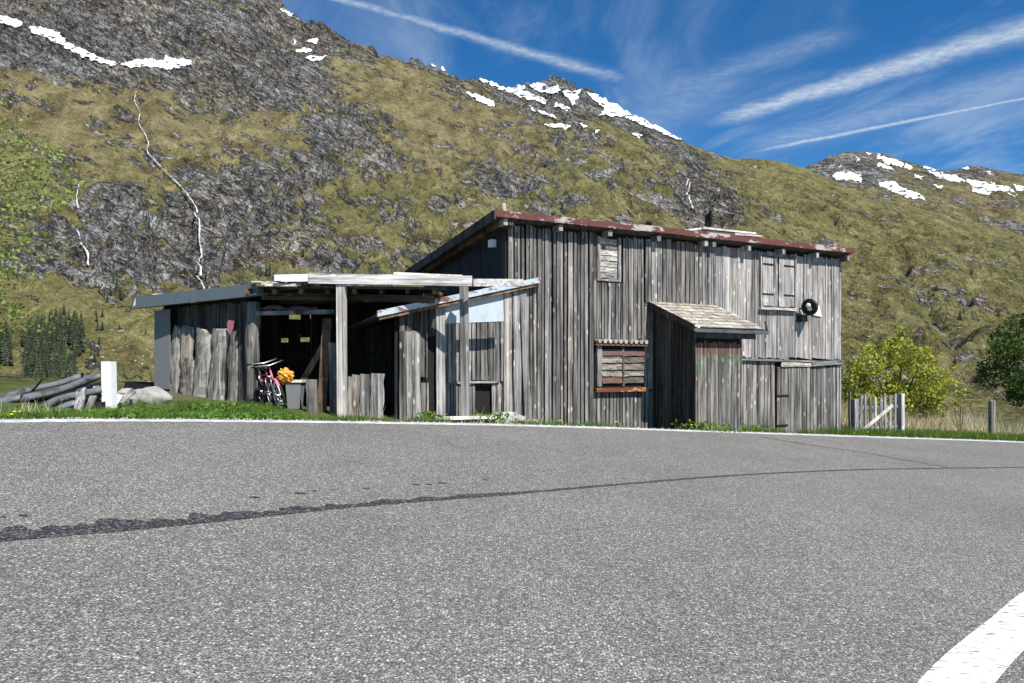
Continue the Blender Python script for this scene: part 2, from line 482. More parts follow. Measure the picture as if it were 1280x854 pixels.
def mountain_mat(name, far=False):
    m, nt, b = mat(name, 0.95, 0.08)
    p = wpos(nt)
    at_r = nt.new('ShaderNodeAttribute', attribute_name='rock').outputs['Fac']
    at_b = nt.new('ShaderNodeAttribute', attribute_name='brown').outputs['Fac']
    k = 0.45 if far else 1.0
    n1 = nt.noise(nt.mapping(p, (0.045 * k, 0.03 * k, 0.05 * k), (0, 0, 0.5)), 1.0, 8, 0.68, 0.5)
    n2 = nt.noise(p, 0.16 * k, 6, 0.65)
    n3 = nt.noise(p, 0.55 * k, 4, 0.6)
    n4 = nt.noise(p, 0.010 * k, 5, 0.6)
    n6 = nt.noise(nt.mapping(p, (0.05 * k, 0.022 * k, 0.022 * k), (0, 0.35, 0.2)), 1.0, 5, 0.6, 0.4)
    mixn = nt.math('ADD', nt.math('MULTIPLY', n2, 0.28), nt.math('MULTIPLY', n3, 0.34))
    mixn = nt.math('ADD', mixn, nt.math('MULTIPLY', n6, 0.38))
    green = nt.ramp(mixn, [(0.38, (0.072, 0.070, 0.030)), (0.47, (0.172, 0.160, 0.070)), (0.55, (0.280, 0.258, 0.122)), (0.64, (0.46, 0.42, 0.23))])
    brown = nt.ramp(mixn, [(0.37, (0.090, 0.073, 0.041)), (0.47, (0.215, 0.177, 0.102)), (0.60, (0.42, 0.355, 0.22))])
    bf = nt.step(nt.math('ADD', at_b, nt.math('MULTIPLY', nt.math('SUBTRACT', n4, 0.5), 1.1)), 0.3, 0.9)
    turf = nt.mix(nt.math('MULTIPLY', bf, 0.65), green, brown)
    n5 = nt.noise(p, 0.022 * k, 4, 0.6)
    moss = nt.math('MULTIPLY', nt.step(n5, 0.52, 0.66), 0.55)
    turf = nt.mix(moss, turf, nt.ramp(mixn, [(0.36, (0.040, 0.048, 0.017)), (0.56, (0.115, 0.125, 0.046)), (0.7, (0.20, 0.20, 0.085))]))
    tilt = nt.mapping(p, (1, 1, 1), (0, math.radians(-28), 0))
    nA = nt.noise(nt.mapping(tilt, (0.012 * k, 0.026 * k, 0.050 * k)), 1.0, 7, 0.60, 0.9)
    nB = nt.noise(nt.mapping(tilt, (0.075 * k, 0.12 * k, 0.26 * k), (0, 0, 0), (7, 3, 1)), 1.0, 5, 0.56, 0.5)
    tone = nt.math('ADD', nt.math('MULTIPLY', nA, 0.42), nt.math('MULTIPLY', nB, 0.42))
    tone = nt.math('ADD', tone, nt.math('MULTIPLY', n3, 0.16))
    rockc = nt.ramp(tone, [(0.36, (0.035, 0.035, 0.037)), (0.43, (0.15, 0.148, 0.142)), (0.50, (0.31, 0.303, 0.288)), (0.59, (0.58, 0.57, 0.54))])
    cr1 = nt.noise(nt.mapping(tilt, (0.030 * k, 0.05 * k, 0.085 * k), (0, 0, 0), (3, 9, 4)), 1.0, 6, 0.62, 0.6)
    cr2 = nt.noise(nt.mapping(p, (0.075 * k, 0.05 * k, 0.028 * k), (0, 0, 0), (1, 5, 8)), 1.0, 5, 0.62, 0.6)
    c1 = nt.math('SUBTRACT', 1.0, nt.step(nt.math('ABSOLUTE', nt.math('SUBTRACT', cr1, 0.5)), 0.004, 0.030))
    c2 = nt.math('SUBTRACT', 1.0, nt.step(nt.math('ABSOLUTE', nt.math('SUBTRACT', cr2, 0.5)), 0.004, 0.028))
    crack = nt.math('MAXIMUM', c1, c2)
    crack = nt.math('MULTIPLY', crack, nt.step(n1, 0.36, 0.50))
    rockc = nt.mix(nt.math('MULTIPLY', crack, 0.75), rockc, (0.016, 0.017, 0.019))  # crevice shade painted into the rock colour along the crack lines
    rockc = nt.mix(nt.math('MULTIPLY', nt.step(n4, 0.42, 0.62), 0.8), rockc, nt.mix(1.0, rockc, (1.10, 0.96, 0.80), 'MULTIPLY'))
    rf = nt.math('ADD', at_r, nt.math('MULTIPLY', nt.math('SUBTRACT', nA, 0.5), 3.0))
    rf = nt.math('ADD', rf, nt.math('MULTIPLY', nt.math('SUBTRACT', n2, 0.5), 0.9))
    rf = nt.math('ADD', rf, nt.math('MULTIPLY', nt.math('SUBTRACT', nB, 0.5), 1.3))
    rf = nt.math('ADD', rf, nt.math('MULTIPLY', crack, 0.16))
    rf = nt.step(rf, 0.36, 0.48)
    streak = nt.step(nt.math('ADD', nt.math('MULTIPLY', nA, 0.5), nt.math('MULTIPLY', nB, 0.5)), 0.50, 0.62)
    turf = nt.mix(nt.math('MULTIPLY', streak, 0.55), turf, nt.mix(1.0, turf, (1.6, 1.52, 1.5), 'MULTIPLY'))
    turf = nt.mix(1.0, turf, (0.74, 0.725, 0.67), 'MULTIPLY')
    col = nt.mix(rf, turf, rockc)
    big_ = nt.math('MULTIPLY_ADD', n5, 1.25, 0.34)
    col = nt.mix(1.0, col, big_, 'MULTIPLY')
    nt.l.new(col, b.inputs['Base Color'])
    crag = nt.vor(nt.mapping(p, (0.10 * k, 0.07 * k, 0.05 * k), (0.3, 0.4, 0.5)), 1.0, 'DISTANCE_TO_EDGE')
    turf_h = nt.math('ADD', nt.math('MULTIPLY', n2, 1.1), nt.math('MULTIPLY', n6, 2.2))
    rock_h = nt.math('ADD', nt.math('MULTIPLY', nA, 9.0), nt.math('MULTIPLY', nB, 5.0))
    rock_h = nt.math('ADD', rock_h, nt.math('MULTIPLY', n2, 1.4))
    rock_h = nt.math('SUBTRACT', rock_h, nt.math('MULTIPLY', crack, 1.1))
    rock_h = nt.math('ADD', rock_h, nt.math('MULTIPLY', nt.step(crag, 0.0, 0.12), 0.5))
    rock_h = nt.math('ADD', nt.math('SUBTRACT', rock_h, 7.0), 0.6)
    hh = nt.math('ADD', turf_h, nt.math('MULTIPLY', rf, rock_h))
    bump(nt, b, hh, 1.0, 6.5 / k)
    return m


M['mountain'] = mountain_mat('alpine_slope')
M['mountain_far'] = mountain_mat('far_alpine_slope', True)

# ------------------------------------------------------------------ object helpers
WM = {}


def _link(o, parent, W):
    C.objects.link(o)
    W = W if W is not None else Matrix.Identity(4)
    if parent is not None:
        o.parent = parent
        o.matrix_basis = WM[parent].inverted() @ W
    else:
        o.matrix_basis = W
    WM[o] = W.copy()
    return o


def tag(o, label=None, cat=None, group=None, kind=None):
    if label:
        o['label'] = label
    if cat:
        o['category'] = cat
    if group:
        o['group'] = group
    if kind:
        o['kind'] = kind
    return o


def thing(name, W, label, cat, group=None, parent=None):
    if isinstance(W, (tuple, Vector)):
        W = Matrix.Translation(Vector(W))
    o = bpy.data.objects.new(name, None)
    o.empty_display_size = 0.2
    _link(o, parent, W)
    return tag(o, label, cat, group)


def mesh(name, verts, faces, m, smooth=False):
    me = bpy.data.meshes.new(name)
    me.from_pydata([tuple(v) for v in verts], [], faces)
    me.materials.append(M[m] if isinstance(m, str) else m)
    if smooth:
        me.polygons.foreach_set('use_smooth', [True] * len(me.polygons))
    me.update()
    return me


def obj(name, me, parent=None, W=None):
    return _link(bpy.data.objects.new(name, me), parent, W)


class MB:
    """collects shapes for one mesh"""
    def __init__(s):
        s.v, s.f = [], []

    def add(s, vs, fs):
        n = len(s.v)
        s.v += [tuple(v) for v in vs]
        s.f += [tuple(i + n for i in f) for f in fs]
        return s

    def hexa(s, p):
        return s.add(p, [(3, 2, 1, 0), (4, 5, 6, 7), (0, 1, 5, 4), (1, 2, 6, 5), (2, 3, 7, 6), (3, 0, 4, 7)])

    def box(s, lo, hi, W=None):
        x0, y0, z0 = lo
        x1, y1, z1 = hi
        p = [(x0, y0, z0), (x1, y0, z0), (x1, y1, z0), (x0, y1, z0), (x0, y0, z1), (x1, y0, z1), (x1, y1, z1), (x0, y1, z1)]
        if W is not None:
            p = [W @ Vector(q) for q in p]
        return s.hexa(p)

    def bar(s, a, b, w, h, up=(0, 0, 1), jit=0.0):
        a, b = Vector(a), Vector(b)
        d = (b - a).normalized()
        upv = Vector(up)
        if abs(d.dot(upv)) > 0.98:
            upv = Vector((0, 1, 0))
        sx = d.cross(upv).normalized()
        uz = sx.cross(d).normalized()
        p = []
        for q in (a, b):
            for i, j in ((-1, -1), (1, -1), (1, 1), (-1, 1)):
                p.append(q + sx * (i * w / 2 + random.uniform(-jit, jit)) + uz * (j * h / 2 + random.uniform(-jit, jit)))
        return s.hexa(p)

    def tube(s, pts, rad, n=10, cap=True):
        pts = [Vector(p) for p in pts]
        rads = rad if isinstance(rad, (list, tuple)) else [rad] * len(pts)
        rings = []
        for i, p in enumerate(pts):
            d = (pts[min(i + 1, len(pts) - 1)] - pts[max(i - 1, 0)]).normalized()
            ref = Vector((0, 0, 1)) if abs(d.z) < 0.9 else Vector((1, 0, 0))
            sx = d.cross(ref).normalized()
            sy = sx.cross(d).normalized()
            rings.append([p + (sx * math.cos(6.28318 * k / n) + sy * math.sin(6.28318 * k / n)) * rads[i] for k in range(n)])
        vs = [v for r in rings for v in r]
        fs = []
        for i in range(len(pts) - 1):
            for k in range(n):
                a, b = i * n + k, i * n + (k + 1) % n
                fs.append((a, b, b + n, a + n))
        if cap:
            fs.append(tuple(range(n)))
            fs.append(tuple((len(pts) - 1) * n + k for k in reversed(range(n))))
        return s.add(vs, fs)

    def torus(s, W, R, r, n=24, m=6):
        vs, fs = [], []
        for i in range(n):
            a = 6.28318 * i / n
            for j in range(m):
                b = 6.28318 * j / m
                vs.append(W @ Vector(((R + r * math.cos(b)) * math.cos(a), r * math.sin(b), (R + r * math.cos(b)) * math.sin(a))))
        for i in range(n):
            for j in range(m):
                fs.append((i * m + j, i * m + (j + 1) % m, ((i + 1) % n) * m + (j + 1) % m, ((i + 1) % n) * m + j))
        return s.add(vs, fs)

    def mesh(s, name, m, smooth=False):
        me = mesh(name, s.v, s.f, m, smooth)
        bm = bmesh.new()
        bm.from_mesh(me)
        bmesh.ops.recalc_face_normals(bm, faces=bm.faces)
        bm.to_mesh(me)
        bm.free()
        return me

    def obj(s, name, m, parent=None, smooth=False):
        return obj(name, s.mesh(name, m, smooth), parent, None)


def frame(o, x, y, z):
    """matrix from origin and three axis vectors"""
    return Matrix(((x[0], y[0], z[0], o[0]), (x[1], y[1], z[1], o[1]), (x[2], y[2], z[2], o[2]), (0, 0, 0, 1)))


# unit planks: width along X (-.5..0.5), thickness along Y (0..1), length along Z (0..1); waney edges, ragged ends
PLANK = {}


def plank_mesh(m, i, wane=0.06):
    key = (m, i, wane)
    if key in PLANK:
        return PLANK[key]
    r = random.Random(i * 31 + 5)
    N = 5
    vs, fs = [], []
    for k in range(N + 1):
        z = k / N
        dl, dr = r.uniform(-wane, wane), r.uniform(-wane, wane)
        t0, t1 = (r.uniform(-0.012, 0.012), r.uniform(-0.012, 0.012)) if k in (0, N) else (0, 0)
        y0, y1 = r.uniform(-0.12, 0.12), r.uniform(-0.12, 0.12)
        vs += [(-0.5 + dl, y0, z + t0), (0.5 + dr, y1, z + t1), (0.5 + dr, 1, z + t1), (-0.5 + dl, 1, z + t0)]
    for k in range(N):
        for j in range(4):
            a, b = k * 4 + j, k * 4 + (j + 1) % 4
            fs.append((a, b, b + 4, a + 4))
    fs.append((3, 2, 1, 0))
    fs.append((N * 4, N * 4 + 1, N * 4 + 2, N * 4 + 3))
    PLANK[key] = mesh('plank', vs, fs, m)
    return PLANK[key]


def plank(parent, O, X, Y, Z, m, name='plank', wane=0.06):
    """O: bottom centre on the front face; X width vector, Y depth vector, Z length vector"""
    o = bpy.data.objects.new(name, plank_mesh(m, random.randrange(7), wane))
    X, Y, Z = Vector(X), Vector(Y), Vector(Z)
    w, t = X.length, Y.length
    zn = Z.normalized()
    xn = (X - zn * X.dot(zn)).normalized()
    yn = zn.cross(xn)
    if yn.dot(Y) < 0:
        yn, xn = -yn, -xn
    return _link(o, parent, frame(Vector(O), xn * w, yn * t, Z))


# ------------------------------------------------------------------ noise (numpy)
def _hash(ix, iy, seed):
    h = (ix.astype(np.int64) * 374761393 + iy.astype(np.int64) * 668265263 + seed * 974634777) & 0xFFFFFFFF
    h = ((h ^ (h >> 13)) * 1274126177) & 0xFFFFFFFF
    h = h ^ (h >> 16)
    return (h & 0xFFFFFF) / float(0x1000000)


def gnoise(x, y, seed=0):
    ix, iy = np.floor(x), np.floor(y)
    fx, fy = x - ix, y - iy
    u, v = fx * fx * fx * (fx * (fx * 6 - 15) + 10), fy * fy * fy * (fy * (fy * 6 - 15) + 10)

    def g(ax, ay, dx, dy):
        a = _hash(ax, ay, seed) * 6.2831853
        return np.cos(a) * dx + np.sin(a) * dy
    a = g(ix, iy, fx, fy)
    b = g(ix + 1, iy, fx - 1, fy)
    c = g(ix, iy + 1, fx, fy - 1)
    d = g(ix + 1, iy + 1, fx - 1, fy - 1)
    return (a + (b - a) * u + (c - a) * v + (a - b - c + d) * u * v) * 1.4


def fbm(x, y, oct=5, seed=0, gain=0.5):
    s, a, t = 0, 1, 0
    for k in range(oct):
        s = s + a * gnoise(x * 2 ** k, y * 2 ** k, seed + k * 17)
        t += a
        a *= gain
    return s / t


def ridged(x, y, oct=4, seed=0):
    s, a, t = 0, 1, 0
    for k in range(oct):
        s = s + a * (1 - np.abs(gnoise(x * 2 ** k, y * 2 ** k, seed + k * 13)) * 2)
        t += a
        a *= 0.5
    return s / t


def sstep(x, a, b):
    t = np.clip((x - a) / (b - a), 0, 1)
    return t * t * (3 - 2 * t)


# ------------------------------------------------------------------ terrain
PA, PB = -0.094, 0.0333
EDGE = np.array([(-16, -30), (-15.2, -8), (-12.5, 2), (-9.6, 7.4), (-7, 10.4), (-4.5, 12.65), (0, 15.9), (5.1, 18.8), (11.2, 22.2), (17.2, 25.5), (26, 30), (45, 39)], float)


def smooth_curve(P, n=12):
    P = np.asarray(P, float)
    out = []
    Q = np.vstack([2 * P[0] - P[1], P, 2 * P[-1] - P[-2]])
    for i in range(1, len(Q) - 2):
        p0, p1, p2, p3 = Q[i - 1], Q[i], Q[i + 1], Q[i + 2]
        for t in np.linspace(0, 1, n, endpoint=False):
            out.append(0.5 * ((2 * p1) + (-p0 + p2) * t + (2 * p0 - 5 * p1 + 4 * p2 - p3) * t * t + (-p0 + 3 * p1 - 3 * p2 + p3) * t ** 3))
    out.append(P[-1])
    return np.array(out)


EC = smooth_curve(EDGE, 10)


def plane_z(x, y):
    return PA * np.clip(x, -45, 45) + PB * np.clip(y, -45, 45)


def edge_dist(x, y):
    """signed distance beyond the outer road edge (positive = verge side)"""
    x, y = np.asarray(x, float), np.asarray(y, float)
    best = np.full(x.shape, 1e9)
    sg = np.zeros(x.shape)
    for i in range(len(EC) - 1):
        p, q = EC[i], EC[i + 1]
        d = q - p
        L2 = d @ d
        t = np.clip(((x - p[0]) * d[0] + (y - p[1]) * d[1]) / L2, 0, 1)
        dx, dy = x - (p[0] + t * d[0]), y - (p[1] + t * d[1])
        r = np.hypot(dx, dy)
        side = d[0] * dy - d[1] * dx
        k = r < best
        best = np.where(k, r, best)
        sg = np.where(k, np.sign(side), sg)
    return best * sg


def ground_z(x, y):
    x, y = np.asarray(x, float), np.asarray(y, float)
    d = edge_dist(x, y)
    z = plane_z(x, y) - 0.06
    z = z - 0.17 * sstep(d, 0.3, 1.4)
    mound = np.exp(-((x + 5.6) / 2.0) ** 2 - ((y - 14.6) / 1.1) ** 2) * 0.16
    z = z + mound * sstep(d, 0.2, 1.0)
    z = z + 0.05 * fbm(x / 1.7, y / 1.7, 3, 5) * sstep(d, 0.3, 1.5)
    sh = 8.5 + 5.0 * sstep(x, 2, 12) * 0
    dd = np.maximum(d - sh, 0)
    z = z - 0.36 * (dd - 3 * (1 - np.exp(-dd / 3)))
    return z


def gz(x, y):
    return float(ground_z(np.array([x]), np.array([y]))[0])


def grid_mesh(name, X, Y, Z, m, attrs=None, smooth=True):
    ny, nx = Z.shape
    co = np.stack([X, Y, Z], -1).reshape(-1, 3).astype(np.float32)
    i = np.arange(ny * nx).reshape(ny, nx)
    q = np.stack([i[:-1, :-1], i[:-1, 1:], i[1:, 1:], i[1:, :-1]], -1).reshape(-1, 4).astype(np.int32)
    me = bpy.data.meshes.new(name)
    me.vertices.add(len(co))
    me.vertices.foreach_set('co', co.ravel())
    me.loops.add(q.size)
    me.loops.foreach_set('vertex_index', q.ravel())
    me.polygons.add(len(q))
    me.polygons.foreach_set('loop_start', np.arange(len(q), dtype=np.int32) * 4)
    me.polygons.foreach_set('loop_total', np.full(len(q), 4, np.int32))
    me.polygons.foreach_set('use_smooth', np.full(len(q), smooth))
    me.materials.append(M[m])
    for k, v in (attrs or {}).items():
        a = me.attributes.new(k, 'FLOAT', 'POINT')
        a.data.foreach_set('value', v.astype(np.float32).ravel())
    me.update(calc_edges=True)
    return me, co, q


def axis(*segs):
    out = [np.arange(a, b, s) for a, b, s in segs]
    return np.concatenate(out + [np.array([segs[-1][1]])])


gx = axis((-500, -60, 40), (-60, -20, 4), (-20, 28, 0.4), (28, 60, 4), (60, 500, 40))
gy = axis((-400, -40, 40), (-40, 6, 4), (6, 36, 0.4), (36, 90, 4))
GX, GY = np.meshgrid(gx, gy)
me, _, _ = grid_mesh('ground', GX, GY, ground_z(GX, GY), 'ground')
tag(obj('ground', me), kind='structure')

# ---- the big hillside
RIDGE_PX = [(-400, -330), (-100, -200), (60, -150), (200, -105), (300, -60), (345, -14), (362, 14), (400, 27), (425, 45), (470, 60), (520, 73), (580, 94), (640, 111), (662, 105),
            (690, 97), (720, 108), (780, 136), (830, 161), (880, 186), (910, 194), (960, 200), (1005, 208), (1050, 226), (1110, 248), (1200, 275), (1280, 296), (1500, 350), (1800, 400)]
RY = 1280.0
rx = np.array([(p[0] - 640) / FPX * RY for p in RIDGE_PX])
rz = np.array([(460 - p[1]) / FPX * RY for p in RIDGE_PX])


def pix(x, y, z):
    return 640 + FPX * x / y, 460 - FPX * (z - EYE) / y


def blob(px, py, cx, cy, sx, sy, rot=0.0):
    c, s = math.cos(math.radians(rot)), math.sin(math.radians(rot))
    dx, dy = px - cx, py - cy
    return np.exp(-((dx * c + dy * s) / sx) ** 2 - ((-dx * s + dy * c) / sy) ** 2)


def hill_height(X, Y):
    r = np.interp(X, rx, rz)
    s = (Y - 150) / (RY - 150)
    z0 = -13 - 4 * sstep(-X, 0, 150)
    base = z0 + (r - z0) * np.where(s > 0, np.clip(s, 0, 1) ** 1.75, 0) + np.minimum(s, 0) * -1.0
    over = np.maximum(Y - RY, 0)
    base = base - over * 0.7
    base = base + EYE
    px, py = pix(X, np.maximum(Y, 30), base)
    rock = (0.95 * blob(px, py, 250, 40, 330, 62) + 0.75 * blob(px, py, 60, 60, 160, 60) + 0.75 * blob(px, py, 300, 250, 120, 70, 20)
            + 0.65 * blob(px, py, 160, 270, 120, 60) + 0.8 * blob(px, py, 240, 340, 130, 40) + 0.8 * blob(px, py, 640, 235, 70, 30, 30)
            + 0.6 * blob(px, py, 460, 170, 110, 40, 25) + 0.6 * blob(px, py, 330, 90, 120, 30, 15) + 1.05 * blob(px, py, 900, 265, 42, 40, 30) + 0.75 * blob(px, py, 870, 230, 22, 40, -20)
            + 0.6 * blob(px, py, 1180, 365, 130, 12, 16) + 0.55 * blob(px, py, 80, 350, 90, 30, 15)
            + 0.9 * blob(px, py, 690, 118, 60, 20, 20) + 0.6 * blob(px, py, 560, 90, 150, 16, 25) + 0.7 * blob(px, py, 800, 165, 90, 12, 28)
            + 0.35 * blob(px, py, 560, 330, 200, 40, 25) + 0.4 * blob(px, py, 750, 210, 130, 30, 25) + 0.5 * blob(px, py, 395, 215, 22, 60, 10))
    grassy = (0.8 * blob(px, py, 110, 135, 130, 34, 15) + 0.5 * blob(px, py, 470, 120, 90, 30, 25) + 0.8 * blob(px, py, 960, 330, 120, 40) + 0.6 * blob(px, py, 190, 190, 30, 70, -35))
    rock = rock - grassy + 0.55 * fbm(X / 130 + 3, Y / 170, 4, 41)
    rock = np.clip(rock, 0, 1.15)
    brown = np.clip(0.45 * blob(px, py, 300, 170, 330, 130) + 0.8 * blob(px, py, 110, 130, 150, 60) + 0.8 * blob(px, py, 460, 130, 160, 60, 25) + 0.45 * blob(px, py, 700, 180, 200, 40, 25)
                    + 0.5 * sstep(-py, -230, -100), 0, 1)
    w = sstep(Y, 140, 420) * (1 - 0.72 * sstep(Y, RY - 330, RY - 30))
    sh = X + 0.35 * Y
    relief = fbm(X / 260, Y / 300, 3, 3) * 40 * w
    relief += (ridged(sh / 95, Y / 190, 4, 9) - 0.5) * 34 * w * (0.40 + 0.75 * rock)
    relief += (ridged((X - 0.5 * Y) / 42, (Y + 0.4 * X) / 58, 4, 21) - 0.5) * 17 * w * (0.40 + 0.9 * rock)
    relief += fbm(X / 17, Y / 15, 4, 33) * 6.5 * (0.15 + w) * (0.45 + 0.9 * rock)
    # rock ribs step down in tilted bands
    crop = np.clip(rock + 0.45 * sstep(fbm(X / 75 + 9, Y / 60, 4, 61), 0.05, 0.4), 0, 1.2) * sstep(Y, 170, 330)
    q = (base + relief + 0.30 * X) / 19.0 + 0.9 * fbm(X / 60, Y / 60, 3, 77)
    t = q - np.floor(q)
    st = np.where(t < 0.66, t / 0.66 * 0.2, 0.2 + (t - 0.66) / 0.34 * 0.8)
    relief += crop * 19 * (st - t) * (0.2 + 0.8 * w)
    q = (base + relief - 0.25 * X) / 7.0 + 0.9 * fbm(X / 30, Y / 30, 3, 78)
    t = q - np.floor(q)
    st = np.where(t < 0.6, t / 0.6 * 0.2, 0.2 + (t - 0.6) / 0.4 * 0.8)
    relief += crop * 7 * (st - t) * (0.2 + 0.8 * w)
    cl1 = np.clip((ridged((X + 0.25 * Y) / 46, Y / 210, 3, 91) - 0.66) / 0.34, 0, 1)
    cl2 = np.clip((ridged((X - 0.6 * Y) / 60, (Y + 0.6 * X) / 160, 3, 95) - 0.68) / 0.32, 0, 1)
    relief -= (cl1 ** 1.2 * 30 + cl2 ** 1.2 * 24) * np.clip(0.16 + crop, 0, 1) * w
    jag = sstep(Y, RY - 160, RY - 20) * (blob(px, py, 700, 110, 90, 40) + blob(px, py, 390, 30, 60, 40) + 0.4 * blob(px, py, 560, 90, 120, 30))
    relief += jag * (ridged(X / 26, Y / 40, 4, 97) - 0.55) * 13
    # stream gullies
    for pts, wd, dp in (([(170, 118), (190, 195), (238, 250), (252, 320), (258, 380)], 10, 9), ([(95, 170), (100, 285), (112, 335)], 8, 6),
                        ([(885, 205), (862, 240), (905, 300)], 12, 20), ([(1090, 270), (1140, 345), (1200, 440), (1250, 500)], 10, 7)):
        P = smooth_curve(pts, 8)
        dmin = np.full(X.shape, 1e9)
        for i in range(len(P) - 1):
            p, q2 = P[i], P[i + 1]
            d = q2 - p
            tt = np.clip(((px - p[0]) * d[0] + (py - p[1]) * d[1]) / (d @ d), 0, 1)
            dmin = np.minimum(dmin, np.hypot(px - p[0] - tt * d[0], py - p[1] - tt * d[1]))
        relief -= dp * np.exp(-(dmin / wd) ** 2) * w
    return base + relief, rock, brown


hx = axis((-1150, -700, 6), (-700, 820, 2.6), (820, 1300, 6))
hy = axis((60, 150, 6), (150, 700, 2.4), (700, 1290, 3.0), (1290, 1500, 14))
HX, HY = np.meshgrid(hx, hy)
HZ, HR, HB = hill_height(HX, HY)
sx_ = np.gradient(HZ, hx, axis=1)
sy_ = np.gradient(HZ, hy, axis=0)
steep = np.hypot(sx_, sy_)
for _ in range(2):
    steep = (steep + np.roll(steep, 1, 0) + np.roll(steep, -1, 0) + np.roll(steep, 1, 1) + np.roll(steep, -1, 1)) / 5
HR = 0.43 * HR + 0.62 * sstep(steep, 0.8, 2.0) * sstep(HY, 200, 420) - 0.06
qx, qy = pix(HX, HY, HZ)
HR = HR + 0.75 * blob(qx, qy, 705, 122, 70, 24, 15) + 0.65 * blob(qx, qy, 810, 160, 80, 16, 30) + 0.5 * blob(qx, qy, 395, 35, 60, 24, 25) + 0.4 * blob(qx, qy, 545, 84, 110, 9, 24)
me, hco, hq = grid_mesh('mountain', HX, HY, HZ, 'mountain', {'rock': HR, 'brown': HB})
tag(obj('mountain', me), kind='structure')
BVH = BVHTree.FromPolygons(hco.tolist(), hq.tolist())

# ---- the snowy ridge farther up the valley
R2 = [(700, 330), (820, 280), (900, 248), (960, 226), (1010, 206), (1035, 195), (1060, 188), (1100, 191), (1150, 206), (1182, 211), (1212, 205), (1250, 214), (1280, 221), (1400, 235), (1700, 300)]
R2Y = 2900.0
r2x = np.array([(p[0] - 640) / FPX * R2Y for p in R2])
r2z = np.array([(460 - p[1]) / FPX * R2Y for p in R2])


def far_height(X, Y):
    r = np.interp(X, r2x, r2z)
    s = np.clip((Y - 1400) / (R2Y - 1400), 0, 1)
    base = 60 + (r - 60) * s ** 1.25 - np.maximum(Y - R2Y, 0) * 0.6 + EYE
    px, py = pix(X, Y, base)
    w = 1 - 0.8 * sstep(Y, R2Y - 700, R2Y - 40)
    rock = np.clip(0.16 + 0.9 * blob(px, py, 1050, 205, 55, 22, 20) + 0.5 * blob(px, py, 1200, 215, 90, 12) + 0.4 * fbm(X / 260, Y / 260, 4, 12), 0, 1)
    rel = fbm(X / 600, Y / 600, 3, 50) * 60 * w + (ridged(X / 220, Y / 260, 4, 52) - 0.5) * 50 * w + fbm(X / 45, Y / 45, 4, 53) * 14 * (0.4 + w * 0.5)
    return base + rel, rock, np.full(X.shape, 0.75)


fx_ = axis((200, 700, 20), (700, 2300, 7), (2300, 3000, 30))
fy_ = axis((1420, 2950, 9), (2950, 3400, 40))
FX, FY = np.meshgrid(fx_, fy_)
FZ, FR, FB = far_height(FX, FY)
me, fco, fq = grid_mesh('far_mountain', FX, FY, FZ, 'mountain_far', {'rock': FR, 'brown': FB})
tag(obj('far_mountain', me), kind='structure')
BVH2 = BVHTree.FromPolygons(fco.tolist(), fq.tolist())


def hit(px, py):
    a, c = ray(px, py)
    d = Vector((a, 1, c)).normalized()
    best = None
    for b in (BVH, BVH2):
        r = b.ray_cast(Vector((0, 0, EYE)), d)
        if r[0] is not None and (best is None or r[3] < best[3]):
            best = r
    return best


